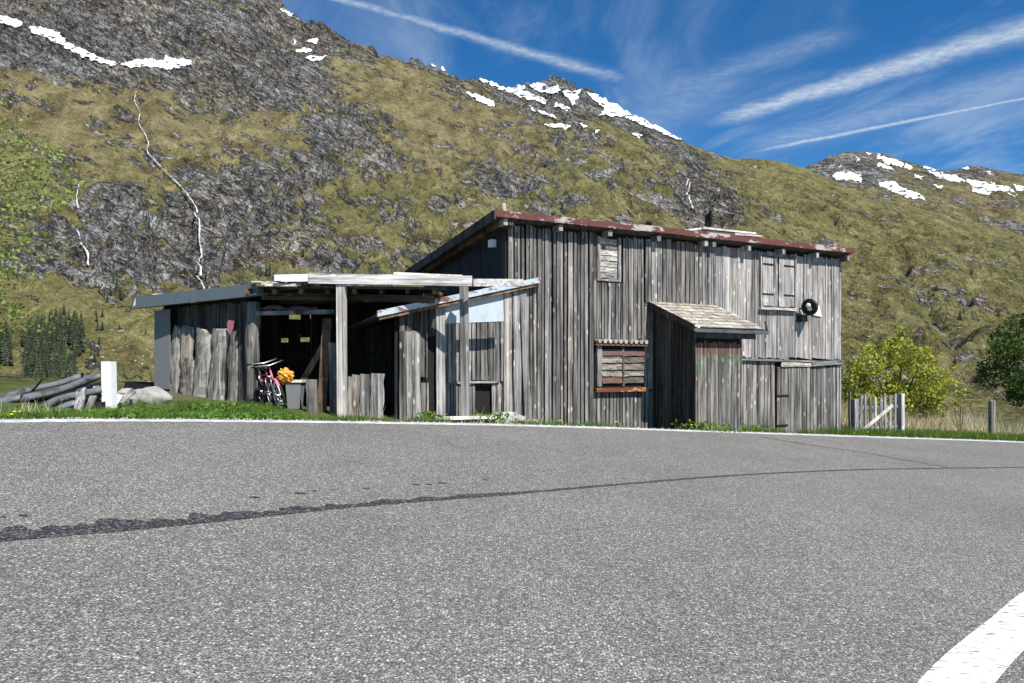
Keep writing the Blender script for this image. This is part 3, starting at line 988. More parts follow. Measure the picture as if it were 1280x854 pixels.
# ---- snow fields lying on the slopes
SNOW = [
    [(-12, 18), (10, 22), (28, 28), (28, 35), (8, 32), (-12, 27)],
    [(36, 33), (60, 36), (75, 43), (83, 52), (100, 62), (120, 70), (143, 79), (146, 83), (128, 80), (100, 70), (78, 58), (55, 47), (38, 40)],
    [(146, 80), (165, 77), (185, 74), (205, 77), (206, 69), (216, 74), (237, 76), (238, 82), (210, 88), (190, 84), (165, 85)],
    [(352, 12), (366, 17), (364, 22), (354, 17)],
    [(366, 50), (372, 53), (368, 57)], [(385, 49), (396, 50), (395, 56), (388, 54)], [(368, 62), (388, 61), (390, 66), (372, 66)], [(384, 72), (408, 70), (400, 77), (388, 77)],
    [(520, 69), (545, 75), (575, 85), (579, 96), (560, 91), (538, 80)], [(577, 114), (600, 120), (620, 130), (618, 135), (596, 126)],
    [(590, 93), (618, 96), (640, 110), (660, 116), (684, 126), (682, 131), (650, 122), (626, 112), (600, 101)],
    [(660, 107), (672, 103), (690, 110), (700, 106), (696, 116), (684, 119), (668, 113)], [(700, 114), (718, 115), (728, 110), (722, 120), (718, 133), (710, 124)],
    [(732, 116), (752, 120), (790, 138), (830, 155), (876, 178), (872, 182), (840, 172), (800, 156), (780, 147), (748, 144), (756, 136), (740, 124)],
    [(660, 132), (690, 144), (694, 148), (668, 140)], [(692, 128), (712, 136), (708, 140), (694, 134)], [(680, 156), (712, 156), (710, 162), (690, 160)], [(718, 152), (735, 158), (730, 161)],
    [(790, 168), (802, 169), (798, 175)], [(545, 78), (560, 84), (552, 86)], [(640, 104), (656, 110), (650, 113)], [(742, 160), (748, 164), (744, 167)],
    [(1040, 220), (1052, 213), (1062, 215), (1078, 222), (1078, 228), (1062, 224), (1050, 226)], [(1075, 186), (1090, 190), (1086, 193)],
    [(1094, 192), (1118, 199), (1142, 210), (1140, 213), (1112, 205), (1098, 198)], [(1096, 204), (1112, 207), (1116, 212), (1102, 211)],
    [(1098, 228), (1116, 226), (1128, 236), (1150, 242), (1156, 250), (1132, 246), (1110, 238)], [(1150, 206), (1172, 209), (1170, 213), (1154, 211)],
    [(1156, 212), (1182, 220), (1200, 226), (1196, 229), (1172, 222)], [(1172, 214), (1202, 222), (1206, 226), (1186, 222)], [(1206, 224), (1230, 228), (1262, 234), (1266, 240), (1236, 238), (1212, 231)],
    [(1214, 234), (1238, 240), (1236, 244), (1216, 240)], [(1166, 231), (1180, 233), (1176, 236)], [(1258, 242), (1270, 244), (1266, 246)], [(1196, 210), (1214, 206), (1210, 212)], [(1268, 231), (1284, 234), (1284, 240), (1272, 238)],
    [(1232, 214), (1240, 216), (1236, 218)], [(1140, 218), (1154, 221), (1150, 224)], [(1046, 206), (1052, 207), (1050, 210)], [(1070, 196), (1076, 200), (1072, 204)],
]


def inside(poly, X, Y):
    r = np.zeros(X.shape, bool)
    n = len(poly)
    for i in range(n):
        x0, y0 = poly[i]
        x1, y1 = poly[(i + 1) % n]
        if y0 == y1:
            continue
        k = ((y0 > Y) != (y1 > Y)) & (X < (x1 - x0) * (Y - y0) / (y1 - y0) + x0)
        r ^= k
    return r


for poly in SNOW:
    xs = [p[0] for p in poly]
    ys = [p[1] for p in poly]
    st = 0.7
    PX, PY = np.meshgrid(np.arange(min(xs) - 3, max(xs) + 3.1, st), np.arange(min(ys) - 3, max(ys) + 3.1, st * 0.7))
    wx, wy = fbm(PX / 8, PY / 5, 3, 5) * 6, fbm(PX / 8 + 40, PY / 5, 3, 8) * 3.6
    ok = inside(poly, PX + wx, PY + wy) & (fbm(PX / 9 + 11, PY / 3.5, 3, 31) < 0.27)
    ny, nx = ok.shape
    vid, vs, fs = {}, [], []

    def vert(j, i):
        if (j, i) not in vid:
            r = hit(PX[j, i], PY[j, i])
            if r is None:
                vid[(j, i)] = None
            else:
                p = r[0] + r[1] * 0.5 + Vector((0, -1.2, 0.6))
                vid[(j, i)] = len(vs)
                vs.append(p)
        return vid[(j, i)]
    for j in range(ny - 1):
        for i in range(nx - 1):
            if ok[j, i]:
                f = [vert(j + 1, i), vert(j + 1, i + 1), vert(j, i + 1), vert(j, i)]
                if None in f:
                    continue
                yy = [vs[k].y for k in f]
                if max(yy) - min(yy) < (160 if min(yy) < 1450 else 600):
                    fs.append(tuple(f))
    if fs:
        tag(obj('snow_patch', mesh('snow_patch', vs, fs, 'snow', True)), kind='structure')

# ---- streams falling down the slope
for nm, pts, w0, w1 in (('waterfall', [(172, 116), (170, 128), (176, 142), (175, 155), (182, 168), (187, 180), (186, 192), (198, 205), (212, 219), (226, 233), (238, 247), (247, 262), (251, 280), (251, 300), (254, 322), (253, 345), (257, 362)], 0.7, 2.2),
                        ('waterfall', [(96, 284), (102, 296), (106, 308), (112, 318), (113, 333)], 1.6, 3.0), ('waterfall', [(101, 232), (98, 250), (100, 262)], 1.5, 1.5),
                        ('waterfall', [(852, 228), (858, 244), (866, 262)], 1.2, 2.0)):
    P = smooth_curve(pts, 10)
    vs, fs = [], []
    ctr = np.array([hit(p[0] + random.uniform(-0.3, 0.3), p[1])[0] for p in P])
    k_ = np.array([0.25, 0.5, 0.25])
    for _ in range(3):
        pad = np.pad(ctr, ((1, 1), (0, 0)), 'edge')
        sm = pad[:-2] * 0.25 + pad[1:-1] * 0.5 + pad[2:] * 0.25
        ctr[:, 1] = np.minimum(sm[:, 1], ctr[:, 1] + 0.5)
        ctr[:, 0] = sm[:, 0] * 0.3 + ctr[:, 0] * 0.7
    for i, c in enumerate(ctr):
        t = i / (len(P) - 1)
        w = (w0 + (w1 - w0) * t) * (0.35 + 1.1 * random.random()) / FPX * c[1]
        for k in (-0.5, 0, 0.5):
            vs.append((c[0] + k * w, c[1] - 3.0 - (0.6 if k == 0 else 0), c[2] + 0.6))
        if i and (i % 9 not in (3,) or t > 0.55):
            b = i * 3
            fs += [(b, b + 1, b - 2, b - 3), (b + 1, b + 2, b - 1, b - 2)]
    tag(obj(nm, mesh(nm, vs, fs, 'water', True)), kind='structure')

# ------------------------------------------------------------------ road
INNER = smooth_curve([(0.4, -6), (0.55, 0), (1.25, 2.9), (2.28, 4.273), (3.468, 5.536), (4.9, 6.95), (8.6, 10.1), (18, 16.6), (45, 32)], 12)


def sheet(name, poly, m, dz):
    me = mesh(name, [(x, y, float(plane_z(x, y)) + dz) for x, y in poly], [tuple(range(len(poly)))], m)
    return obj(name, me)


road_poly = [tuple(p) for p in EC] + [(45, -30)]
tag(sheet('road', road_poly[::-1], 'asphalt', 0.0), kind='structure')


def strip(name, curve, o0, o1, m, dz, rag=0.0):
    curve = np.asarray(curve)
    d = np.gradient(curve, axis=0)
    n = np.stack([-d[:, 1], d[:, 0]], -1)
    n /= np.linalg.norm(n, axis=1)[:, None]
    vs, fs = [], []
    for i, (p, q) in enumerate(zip(curve, n)):
        a0 = o0[i] if hasattr(o0, '__len__') else o0 + random.uniform(-rag, rag)
        a1 = o1[i] if hasattr(o1, '__len__') else o1 + random.uniform(-rag, rag)
        for o in (a0, a1):
            x, y = p + q * o
            vs.append((x, y, float(plane_z(x, y)) + dz))
        if i:
            b = i * 2
            fs.append((b - 2, b - 1, b + 1, b))
    return tag(obj(name, mesh(name, vs, fs, m)), kind='structure')


strip('edge_line', EC, -0.38, -0.10, 'paint_worn', 0.004, 0.025)
strip('edge_line', INNER, -0.31, 0.0, 'paint', 0.004, 0.0)


def on_road(px, py):
    a, c = ray(px, py)
    # EYE + c*y = PA*a*y + PB*y
    y = EYE / (PA * a + PB - c)
    return np.array((a * y, y))


low = [(-60, 684), (0, 677), (100, 668), (200, 659), (300, 649), (400, 638), (500, 629), (640, 618), (800, 604), (900, 596), (1000, 590.5), (1100, 587), (1280, 584.5), (1400, 583)]
cl = smooth_curve([on_road(*p) for p in low], 14)
nn = len(cl)
tt = np.linspace(0, 1, nn)
wdt = np.interp(tt, [0, 0.12, 0.3, 0.45, 0.6, 1], [0.16, 0.16, 0.11, 0.06, 0.045, 0.055])
sc_ = np.abs(fbm(tt * 34, tt * 0 + 2.3, 3, 4)) ** 0.8 * np.interp(tt, [0, 0.3, 0.48, 0.6, 1], [0.9, 0.7, 0.55, 0.06, 0.0])
strip('road_joint', cl, np.full(nn, -0.02) + rng.uniform(-0.01, 0.01, nn), wdt + sc_ * 0.55, 'tar', 0.004)
c2 = smooth_curve([on_road(*p) for p in [(950, 546), (1010, 556), (1080, 566), (1130, 575), (1185, 584.5)]], 12)
strip('road_joint', c2, -0.03, 0.03, 'tar', 0.004, 0.008)
for px, py, w in ((318, 622, 14), (376, 617, 18), (392, 614, 10), (415, 613, 8), (458, 611, 10), (520, 606, 12), (536, 606, 10), (553, 604, 14), (608, 600, 8), (30, 645, 16), (4, 647, 10)):
    p = on_road(px, py)
    r = w / 2 / FPX * p[1]
    pts = []
    for k in range(10):
        a = 6.283 * k / 10
        pts.append((p[0] + math.cos(a) * r * random.uniform(0.7, 1.1), p[1] + math.sin(a) * r * 0.7 * random.uniform(0.5, 1.1)))
    tag(sheet('tar_patch', pts, 'tar', 0.004), kind='structure')

# ------------------------------------------------------------------ the barn
BO = Vector((-0.15, 18.0, 0.0))
ux = Vector((0.87376, 0.48635, 0))
uy = Vector((-0.48635, 0.87376, 0))
uz = Vector((0, 0, 1))
BW = frame(BO, ux, uy, uz)


def bl(x, y, z):
    return BW @ Vector((x, y, z))


def fl(px, py, p=0.0):
    """point on the facade plane (moved p towards the road) seen at a pixel: local x, z"""
    a, c = ray(px, py)
    Y = (BO.x * uy.x + BO.y * uy.y - p) / (a * uy.x + uy.y)
    v = Vector((a * Y, Y, 0)) - Vector((BO.x, BO.y, 0))
    return v.dot(ux), EYE + c * Y


barn = thing('barn', BW, 'two-storey weathered grey timber barn with rusty roof edge beside the road', 'barn')


def lbox(name, lo, hi, m, parent):
    return MB().box(lo, hi, BW).obj(name, m, parent)


def base_z(x):
    return 0.30 - 0.06 * x


def vrow(parent, x0, x1, zb, zt, w, m, p=0.0, th=0.03, gap=0.026, lean=0.008, wane=0.05, ragt=0.03, ragb=0.03, pj=0.012, name='plank'):
    """a run of upright planks on the facade; zb, zt may be functions of x"""
    x = x0
    while x < x1 - 0.04:
        ww = min(w * random.uniform(0.72, 1.3), x1 - x)
        if x1 - x - ww < w * 0.35:
            ww = x1 - x
        xm = x + ww / 2
        b = (zb(xm) if callable(zb) else zb) + random.uniform(-ragb, ragb)
        t = (zt(xm) if callable(zt) else zt) + random.uniform(-ragt, ragt)
        ln = random.uniform(-lean, lean) * (t - b) * 0.6
        pp = p + random.uniform(0, pj)
        plank(parent, bl(xm, -pp - th, b), ux * max(ww - gap, 0.03), uy * th, ux * ln + uz * (t - b), m, name, wane)
        x += ww


def hrow(parent, x0, x1, z0, z1, n, m, p=0.0, th=0.025, gap=0.01, tilt=0.0, name='slat', wane=0.05):
    h = (z1 - z0) / n
    for i in range(n):
        mm = m[i] if isinstance(m, (list, tuple)) else m
        z = z0 + (i + 0.5) * h
        plank(parent, bl(x0, -p - th - random.uniform(0, 0.008), z), uz * (h - gap) + uy * tilt, uy * th, ux * (x1 - x0) + uz * random.uniform(-0.01, 0.01), mm, name, wane)


EAVE = 5.09
FB_ = 4.58
# inner walls (a dark lining seen through the gaps)
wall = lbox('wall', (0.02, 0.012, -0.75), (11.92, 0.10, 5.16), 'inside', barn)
lbox('wall', (11.86, 0.10, -0.95), (11.95, 5.0, 4.60), 'board_dark', barn)
lbox('wall', (0.02, 4.95, -0.9), (11.92, 5.05, 4.55), 'board_dark', barn)
# gable: dark painted panels
gbl = MB()
z_at = lambda y: 5.16 - 0.142 * y
g_ = [(0.0, 0.12, 0.0), (0.0, 4.95, 0.0), (0.0, 4.95, z_at(4.95) - 0.06), (0.0, 0.12, z_at(0.12) - 0.06)]
gbl.hexa([BW @ Vector((x, y, z)) for x in (-0.02, 0.03) for (_, y, z) in g_])
gable = gbl.obj('gable_wall', 'navy', barn)
for y in (1.3, 2.5, 3.7):
    MB().box((-0.035, y - 0.03, 2.6), (-0.021, y + 0.03, z_at(y) - 0.08), BW).obj('batten', 'navy', barn)
lbox('corner_board', (-0.03, -0.035, 3.2), (-0.005, 0.14, 5.05), 'black', barn)


def stroke_letters():
    S = {
        'S': [[(.9, .9), (.5, 1), (.1, .8), (.3, .55), (.8, .4), (.8, .12), (.4, 0), (.05, .12)]],
        'R': [[(.1, 0), (.1, 1), (.7, .95), (.8, .7), (.15, .5), (.85, 0)]],
        'W': [[(0, 1), (.22, 0), (.5, .7), (.75, 0), (1, 1)]],
        'A': [[(0, 0), (.5, 1), (1, 0)], [(.2, .4), (.8, .4)]],
        'C': [[(.9, .9), (.4, 1), (.05, .5), (.4, 0), (.9, .1)]],
        'D': [[(.1, 0), (.1, 1), (.7, .9), (.9, .5), (.6, .05), (.1, 0)]],
        'K': [[(.1, 0), (.1, 1)], [(.9, 1), (.1, .45), (.95, 0)]],
    }
    # y runs away from the corner: letters read left to right as y falls
    for ch, y, z, s in (('S', 2.75, 4.12, 0.42), ('R', 2.25, 4.12, 0.42), ('W', 1.75, 4.20, 0.45), ('A', 1.25, 4.32, 0.42), ('R', 0.85, 4.14, 0.45),
                        ('C', 3.4, 3.88, 0.45), ('D', 2.3, 3.72, 0.42), ('A', 1.35, 3.95, 0.20), ('K', 1.0, 3.92, 0.22)):
        mb = MB()
        for ln in S[ch]:
            pts = [(y - a * s * 0.8, z + b * s) for a, b in ln]
            for (ya, za), (yb, zb) in zip(pts, pts[1:]):
                mb.bar(bl(-0.025, ya, za), bl(-0.025, yb, zb), 0.045, 0.010, up=ux)
        mb.obj('letter', 'black', gable)


stroke_letters()
lampg = MB().box((-0.16, 0.42, 4.62), (-0.03, 0.60, 4.80), BW).obj('bulkhead_lamp', 'white', barn)

# facade planking ----------------------------------------------------------
vrow(barn, 0.0, 2.50, base_z, EAVE, 0.125, 'board', pj=0.04, gap=0.032)
vrow(barn, 2.50, 3.42, 2.42, 3.90, 0.12, 'board')
vrow(barn, 3.42, 4.12, 2.42, EAVE, 0.12, 'board')
vrow(barn, 2.50, 2.62, 3.9, EAVE, 0.12, 'board')
vrow(barn, 2.50, 4.45, base_z, 1.10, 0.12, 'board')
vrow(barn, 4.12, 4.45, 1.1, 3.42, 0.14, 'board')
vrow(barn, 4.12, 6.60, 3.40, EAVE + 0.02, 0.17, 'board', p=0.045, th=0.035, gap=0.03, pj=0.008, ragb=0.015, ragt=0.05)
lbox('drip_rail', (4.12, -0.06, 3.36), (6.60, -0.02, 3.405), 'board_flat', barn)
vrow(barn, 4.45, 6.62, 2.0, 3.40, 0.25, 'board')
vrow(barn, 6.62, 11.93, 1.98, EAVE, 0.28, 'board_pale', gap=0.014, pj=0.02)
for x in (6.95, 7.55, 8.15, 9.9, 10.5, 11.2, 11.6):
    plank(barn, bl(x + random.uniform(-0.05, 0.05), -0.062, 2.0), ux * 0.05, uy * 0.02, uz * (EAVE - 2.0), 'board_pale', 'batten', 0.1)
vrow(barn, 6.05, 9.0, base_z, 1.95, 0.135, 'board', gap=0.018)
vrow(barn, 11.70, 11.93, base_z, 1.93, 0.115, 'board', p=0.02)
plank(barn, bl(6.05, -0.12, 1.97), uz * 0.06, uy * 0.11, ux * 5.9 + uz * -0.10, 'board_flat', 'ledge')
plank(barn, bl(9.2, -0.10, 1.80), uz * 0.13, uy * 0.045, ux * 1.35 + uz * 0.01, 'board_flat', 'lintel')
plank(barn, bl(10.5, -0.13, 1.82), uz * 0.15, uy * 0.045, ux * 1.42 + uz * 0.06, 'board_flat', 'lintel')
# barn door
door = obj('door', MB().box((9.06, -0.012, -0.5), (11.66, 0.005, 1.74), BW).mesh('door', 'inside'), barn)
vrow(door, 9.07, 11.66, base_z, 1.74, 0.16, 'board', p=0.02, gap=0.02)
lbox('hinge', (9.04, -0.085, 0.86), (9.55, -0.07, 0.91), 'iron', door)
lbox('hinge', (9.04, -0.085, -0.02), (9.5, -0.07, 0.03), 'iron', door)

# upper window, boarded
wx0, wx1, wz0, wz1 = 2.63, 3.30, 3.94, 5.02
win = MB()
win.box((wx0, -0.02, wz0), (wx1, 0.008, wz1), BW)
wino = win.obj('window', 'inside', barn)
hrow(wino, wx0 + 0.06, wx1 - 0.06, wz0 + 0.05, wz1 - 0.02, 7, 'board_flat', p=0.02, tilt=0.012)
for x in (wx0, wx1 - 0.02):
    plank(wino, bl(x + 0.02, -0.075, wz0 - 0.02), ux * 0.09, uy * 0.07, uz * (wz1 - wz0 + 0.04), 'board_pale', 'frame')
plank(wino, bl(wx0 - 0.04, -0.07, wz0), uz * 0.05, uy * 0.065, ux * (wx1 - wx0 + 0.08), 'board_flat', 'sill')

# lower window: louvred boards, red paint left on some, rusty sill, stub-ended hood
lx0, lx1, lz0, lz1 = 2.56, 4.16, 1.22, 2.26
low_ = MB().box((lx0, -0.015, lz0 - 0.06), (lx1, 0.006, lz1 + 0.1), BW).obj('window', 'inside', barn)
mid = 3.42
mats_l = ['red_slat', 'slat', 'slat', 'slat', 'red_slat']
hrow(low_, lx0 + 0.20, mid - 0.01, lz0 + 0.08, lz1 - 0.08, 5, mats_l, p=0.03, tilt=0.035, gap=0.012)
hrow(low_, mid + 0.02, lx1 - 0.03, lz0 + 0.08, lz1 - 0.08, 5, ['slat', 'slat', 'slat', 'slat', 'red_slat'], p=0.03, tilt=0.035, gap=0.012)
plank(low_, bl(lx0 + 0.1, -0.09, lz0), ux * 0.14, uy * 0.075, uz * (lz1 - lz0), 'board_pale', 'frame')
plank(low_, bl(mid, -0.085, lz0), ux * 0.05, uy * 0.07, uz * (lz1 - lz0), 'board', 'frame')
MB().box((lx0 - 0.05, -0.17, lz0 - 0.13), (lx1 - 0.02, 0.0, lz0 - 0.03), BW).obj('sill', 'rust_sill', low_)
MB().box((lx0 - 0.06, -0.16, lz1 + 0.005), (lx1, 0.0, lz1 + 0.05), BW).obj('hood', 'red_slat', low_)
for k in range(10):
    x = lx0 + 0.04 + k * 0.165
    MB().tube([bl(x, -0.19, lz1 + 0.115), bl(x, -0.03, lz1 + 0.115)], 0.055, 10).obj('log_end', 'shingle', low_)

# double shutters
for a, b in ((8.42, 9.05), (9.10, 9.74)):
    sh = MB().box((a, -0.078, 3.50), (b, -0.052, 4.96), BW).obj('shutter', 'inside', barn)
    vrow(sh, a, b, 3.50, 4.95, 0.21, 'board_pale', p=0.078, th=0.02, gap=0.008, lean=0, ragt=0.01, ragb=0.01, pj=0.004)
    for z in (3.85, 4.72):
        c0, c1 = (a, a + 0.45) if a < 9 else (b - 0.45, b)
        MB().box((c0, -0.118, z - 0.02), (c1, -0.106, z + 0.02), BW).obj('hinge', 'iron', sh)
plank(barn, bl(8.30, -0.17, 3.43), uz * 0.07, uy * 0.13, ux * 1.52, 'board_flat', 'sill')
plank(barn, bl(8.36, -0.12, 3.44), ux * 0.06, uy * 0.09, uz * 1.54, 'board_pale', 'frame')
plank(barn, bl(9.79, -0.12, 3.44), ux * 0.06, uy * 0.09, uz * 1.54, 'board_pale', 'frame')

# wide boards reinforcing the left corner
for k, (x, w) in enumerate(((0.02, 0.20), (0.24, 0.19), (0.44, 0.17))):
    plank(barn, bl(x - 0.02 + 0.06 * k, -0.12 - 0.01 * k, base_z(x) - 0.1), ux * w, uy * 0.05, ux * (-0.06 * k - 0.01) + uz * (3.28 + 0.06 * k), 'board_pale', 'corner_board', 0.07)

# main roof
roof = MB()
xl, xr = -0.45, 12.15
rf = [(xl, -0.34, 5.29), (xr, -0.34, 5.36), (xr, 5.35, 4.60), (xl, 5.35, 4.50)]
roof.hexa([bl(x, y, z - 0.10) for x, y, z in rf] + [bl(x, y, z + 0.03) for x, y, z in rf])
roofo = roof.obj('roof', 'board_dark', barn)
edges = [xl, 0.6, 2.1, 3.7, 5.2, 6.9, 8.6, 10.4, xr]
for x0, x1 in zip(edges, edges[1:]):
    z0 = 5.29 + (x0 - xl) * 0.0056
    z1 = 5.29 + (x1 - xl) * 0.0056
    mb = MB()
    dz = random.uniform(-0.012, 0.012)
    for (ya, yb, da, db) in ((-0.372, -0.345, -0.10, 0.055), (-0.345, 0.25, 0.035, 0.06)):
        s = -0.14 * (yb + 0.345)
        mb.hexa([bl(x0, ya, z0 + da + dz), bl(x1 + 0.01, ya, z1 + da + dz), bl(x1 + 0.01, yb, z1 + da + s + dz), bl(x0, yb, z0 + da + s + dz),
                 bl(x0, ya, z0 + db + dz), bl(x1 + 0.01, ya, z1 + db + dz), bl(x1 + 0.01, yb, z1 + db + s + dz), bl(x0, yb, z0 + db + s + dz)])
    mb.obj('fascia_sheet', 'fascia', roofo)
for px, py in ((632, 275), (701, 282), (763, 288), (824, 294), (883, 300), (893, 303), (937, 307), (980, 311), (1022, 315), (1061, 319)):
    x, _ = fl(px, py, 0.30)
    lbox('rafter', (x - 0.06, -0.30, 5.02), (x + 0.06, 0.0, 5.17), 'board_pale', roofo)
    C.objects[-1]
# barge board of the left verge and its rafter
mb = MB()
mb.hexa([bl(x, y, z) for (x, y, z) in ((-0.49, -0.36, 5.12), (-0.452, -0.36, 5.12), (-0.452, 5.38, 4.33), (-0.49, 5.38, 4.33), (-0.49, -0.36, 5.34), (-0.452, -0.36, 5.34), (-0.452, 5.38, 4.55), (-0.49, 5.38, 4.55))])
mb.obj('barge_board', 'board_dark', roofo)
MB().bar(bl(-0.22, 0.0, 5.08), bl(-0.22, 5.2, 4.34), 0.12, 0.14).obj('rafter', 'board_brown', roofo)
MB().bar(bl(-0.02, -0.3, 5.10), bl(-0.02, 5.2, 4.36), 0.14, 0.16).obj('rafter', 'board_dark', roofo)
MB().bar(bl(-0.18, -0.30, 5.33), bl(-0.20, -0.29, 5.52), 0.07, 0.04).obj('stake', 'board_white', roofo)
MB().tube([bl(4.15, -0.2, 5.33), bl(4.15, -0.2, 5.47)], 0.06, 8).tube([bl(4.15, -0.2, 5.47), bl(4.15, -0.2, 5.53)], [0.11, 0.05], 8).obj('vent_pipe', 'black', roofo)
MB().tube([bl(1.15, -0.25, 5.33), bl(1.15, -0.25, 5.45)], 0.035, 8).obj('vent_pipe', 'black', roofo)

# porch annex -----------------------------------------------------------------
ann = thing('porch', BW @ Matrix.Translation((5.2, -0.8, 0.1)), None, None, None, barn)
P0, P1, PD = 4.43, 6.02, 1.60
zr = lambda p: 3.46 - 0.425 * p
mb = MB()
for lo, hi in (((P0 + 0.03, -PD + 0.035, -0.3), (P1 - 0.03, -PD + 0.06, 2.62)), ((P0 + 0.03, -PD + 0.06, -0.3), (P0 + 0.06, 0.0, 2.66)), ((P1 - 0.06, -PD + 0.06, -0.3), (P1 - 0.03, 0.0, 2.66))):
    mb.box(lo, hi, BW)
mb.obj('wall', 'inside', ann)
vrow(ann, P0, P1, lambda x: -0.05, 2.35, 0.115, 'board_annex', p=PD - 0.035, th=0.03, gap=0.012, pj=0.006, ragt=0.05)
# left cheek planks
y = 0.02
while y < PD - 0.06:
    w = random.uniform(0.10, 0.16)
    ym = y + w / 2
    plank(ann, bl(P0 - 0.01 - random.uniform(0, 0.01), -ym, -0.05), uy * -(w - 0.012), ux * 0.03, uz * (zr(ym) - 0.05 + 0.05 - 0.10), 'board_dark')  # shaded side: darker boards than the porch front, shade in the colour
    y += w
y = 0.02
while y < PD - 0.06:
    w = random.uniform(0.12, 0.18)
    ym = y + w / 2
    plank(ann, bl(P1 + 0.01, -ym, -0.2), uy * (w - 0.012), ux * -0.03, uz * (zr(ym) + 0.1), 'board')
    y += w
# its roof: boards, shingles, gutter
aroof = MB()
R0, R1 = 4.24, 6.62
q0, q1 = 0.02, 1.78
aroof.hexa([bl(x, -p, zr(p) + d) for d in (-0.07, 0.0) for x, p in ((R0, q1), (R1, q1), (R1, q0), (R0, q0))])
ar = aroof.obj('porch_roof', 'board_dark', ann)
rows = 8
for j in range(rows):
    pa = q0 + (q1 - q0 + 0.04) * j / rows
    x = R0 - 0.01
    while x < R1 - 0.03:
        w = min(random.uniform(0.16, 0.34), R1 + 0.01 - x)
        L = (q1 - q0) / rows * 1.25
        xm = x + w / 2
        pb = pa + L * 0.92 + random.uniform(-0.012, 0.012)
        zt0 = zr(pa) + 0.012
        zt1 = zr(pb) + 0.038
        o = plank(ann, bl(xm, -pb, zt1), ux * (w - 0.008), Vector((0, 0, -0.018)), bl(xm, -pa, zt0) - bl(xm, -pb, zt1), 'shingle', 'shingle', 0.02)
        x += w
mb = MB()
prof = [(0.0, 0.02), (0.02, -0.07), (0.07, -0.115), (0.12, -0.10), (0.145, -0.02), (0.13, -0.02), (0.108, -0.085), (0.07, -0.10), (0.035, -0.06), (0.015, 0.02)]
n = len(prof)
vs = []
for x in (R0 + 0.05, R1 + 0.08):
    vs += [bl(x, -q1 - a, zr(q1) - 0.03 + b) for a, b in prof]
mb.add(vs, [(k, (k + 1) % n, (k + 1) % n + n, k + n) for k in range(n)] + [tuple(range(n)), tuple(reversed(range(n, 2 * n)))])
mb.obj('gutter', 'corrugated', ann)
MB().box((R0 + 0.06, -q1 + 0.01, zr(q1) - 0.27), (R1 - 0.25, -q1 + 0.035, zr(q1) - 0.075), BW).obj('fascia_board', 'board_dark', ann)
MB().bar(bl(R0 + 0.0, -q1 - 0.02, zr(q1) - 0.02), bl(R0, -q0, zr(q0) - 0.06), 0.03, 0.15).obj('barge_board', 'board_dark', ann)
MB().bar(bl(R0 + 0.03, -q1 - 0.15, zr(q1) - 0.01), bl(R0 + 0.03, -q1 - 0.02, zr(q1) - 0.09), 0.05, 0.04).obj('gutter_bracket', 'white', ann)
MB().bar(bl(R1 + 0.10, -q1 - 0.06, zr(q1) - 0.10), bl(R1 + 0.02, -q1 - 0.05, zr(q1) + 0.20), 0.03, 0.03).obj('gutter_bracket', 'iron', ann)

# horn lamp on the facade ---------------------------------------------------------
hx_, hz_ = fl(1012, 384, 0.45)
axis_d = Vector((-0.70, -0.68, -0.18)).normalized()           # where the mouth points
hc = bl(hx_, -0.45, hz_)
lamp = thing('wall_lamp', BW @ Matrix.Translation((hx_, -0.02, hz_)), None, None, None, barn)
ring_w = axis_d.to_track_quat('Y', 'Z').to_matrix().to_4x4()
ring_w.translation = hc
MB().torus(ring_w, 0.205, 0.05, 28, 10).obj('rim', 'black', lamp, True)
back = hc - axis_d * 0.30
MB().tube([hc - axis_d * 0.02, hc - axis_d * 0.12, back, back - axis_d * 0.04], [0.235, 0.20, 0.09, 0.05], 24).obj('shade', 'cream', lamp, True)
MB().tube([hc + axis_d * 0.012, hc + axis_d * 0.02], [0.15, 0.14], 20).obj('reflector', 'black', lamp)
for dx, dz in ((0.04, -0.04), (-0.03, 0.05)):
    c0 = hc + axis_d * 0.03 + ux * dx + uz * dz
    MB().tube([c0, c0 + axis_d * 0.03, c0 + axis_d * 0.05], [0.075, 0.07, 0.03], 12).obj('bulb', 'white', lamp, True)
MB().tube([back, bl(hx_ + 0.05, -0.10, hz_ - 0.02), bl(hx_ + 0.05, -0.03, hz_ - 0.02)], 0.025, 8).obj('bracket', 'black', lamp)
MB().box((hx_ - 0.12, -0.30, hz_ - 0.42), (hx_ + 0.10, -0.04, hz_ - 0.22), BW).obj('shadow_box', 'black', lamp)  # added black body standing in for the dark shadow below the lamp
# added cream sheet standing in for the horn's sunlit outside
MB().hexa([bl(hx_ + dx, yy, hz_ + dz) for yy in (-0.075, -0.06) for dx, dz in ((0.52, -0.18), (1.02, -0.24), (0.90, 0.10), (0.60, 0.20))]).obj('lit_horn_sheet', 'cream', lamp)

# lean-to on the left end of the facade ------------------------------------------
lean = thing('lean_to', BW @ Matrix.Translation((-1.5, 0.5, 0.5)), None, None, None, barn)
zb_ = lambda x: 2.86 + (x + 3.21) * 0.236
MB().hexa([bl(x, y, z) for y in (0.05, 0.08) for x, z in ((-2.75, 0.2), (0.0, 0.2), (0.0, zb_(0) - 0.1), (-2.75, zb_(-2.75) - 0.1))]).obj('wall', 'inside', lean)
vrow(lean, -2.68, -2.18, 0.42, 2.52, 0.16, 'board', p=0.02, gap=0.006)
vrow(lean, -2.18, -1.98, 0.42, 1.36, 0.14, 'board', p=0.02)
vrow(lean, -2.20, -2.0, 1.5, 2.5, 0.14, 'board', p=0.0)
vrow(lean, -1.80, -1.55, 0.42, lambda x: zb_(x) - 0.15, 0.26, 'board_pale', p=0.03, gap=0.004)
vrow(lean, -1.55, -0.02, 1.38, 2.80, 0.15, 'board', p=0.05, ragb=0.05)
vrow(lean, -1.55, -0.82, 0.42, 1.40, 0.16, 'board', p=0.01)
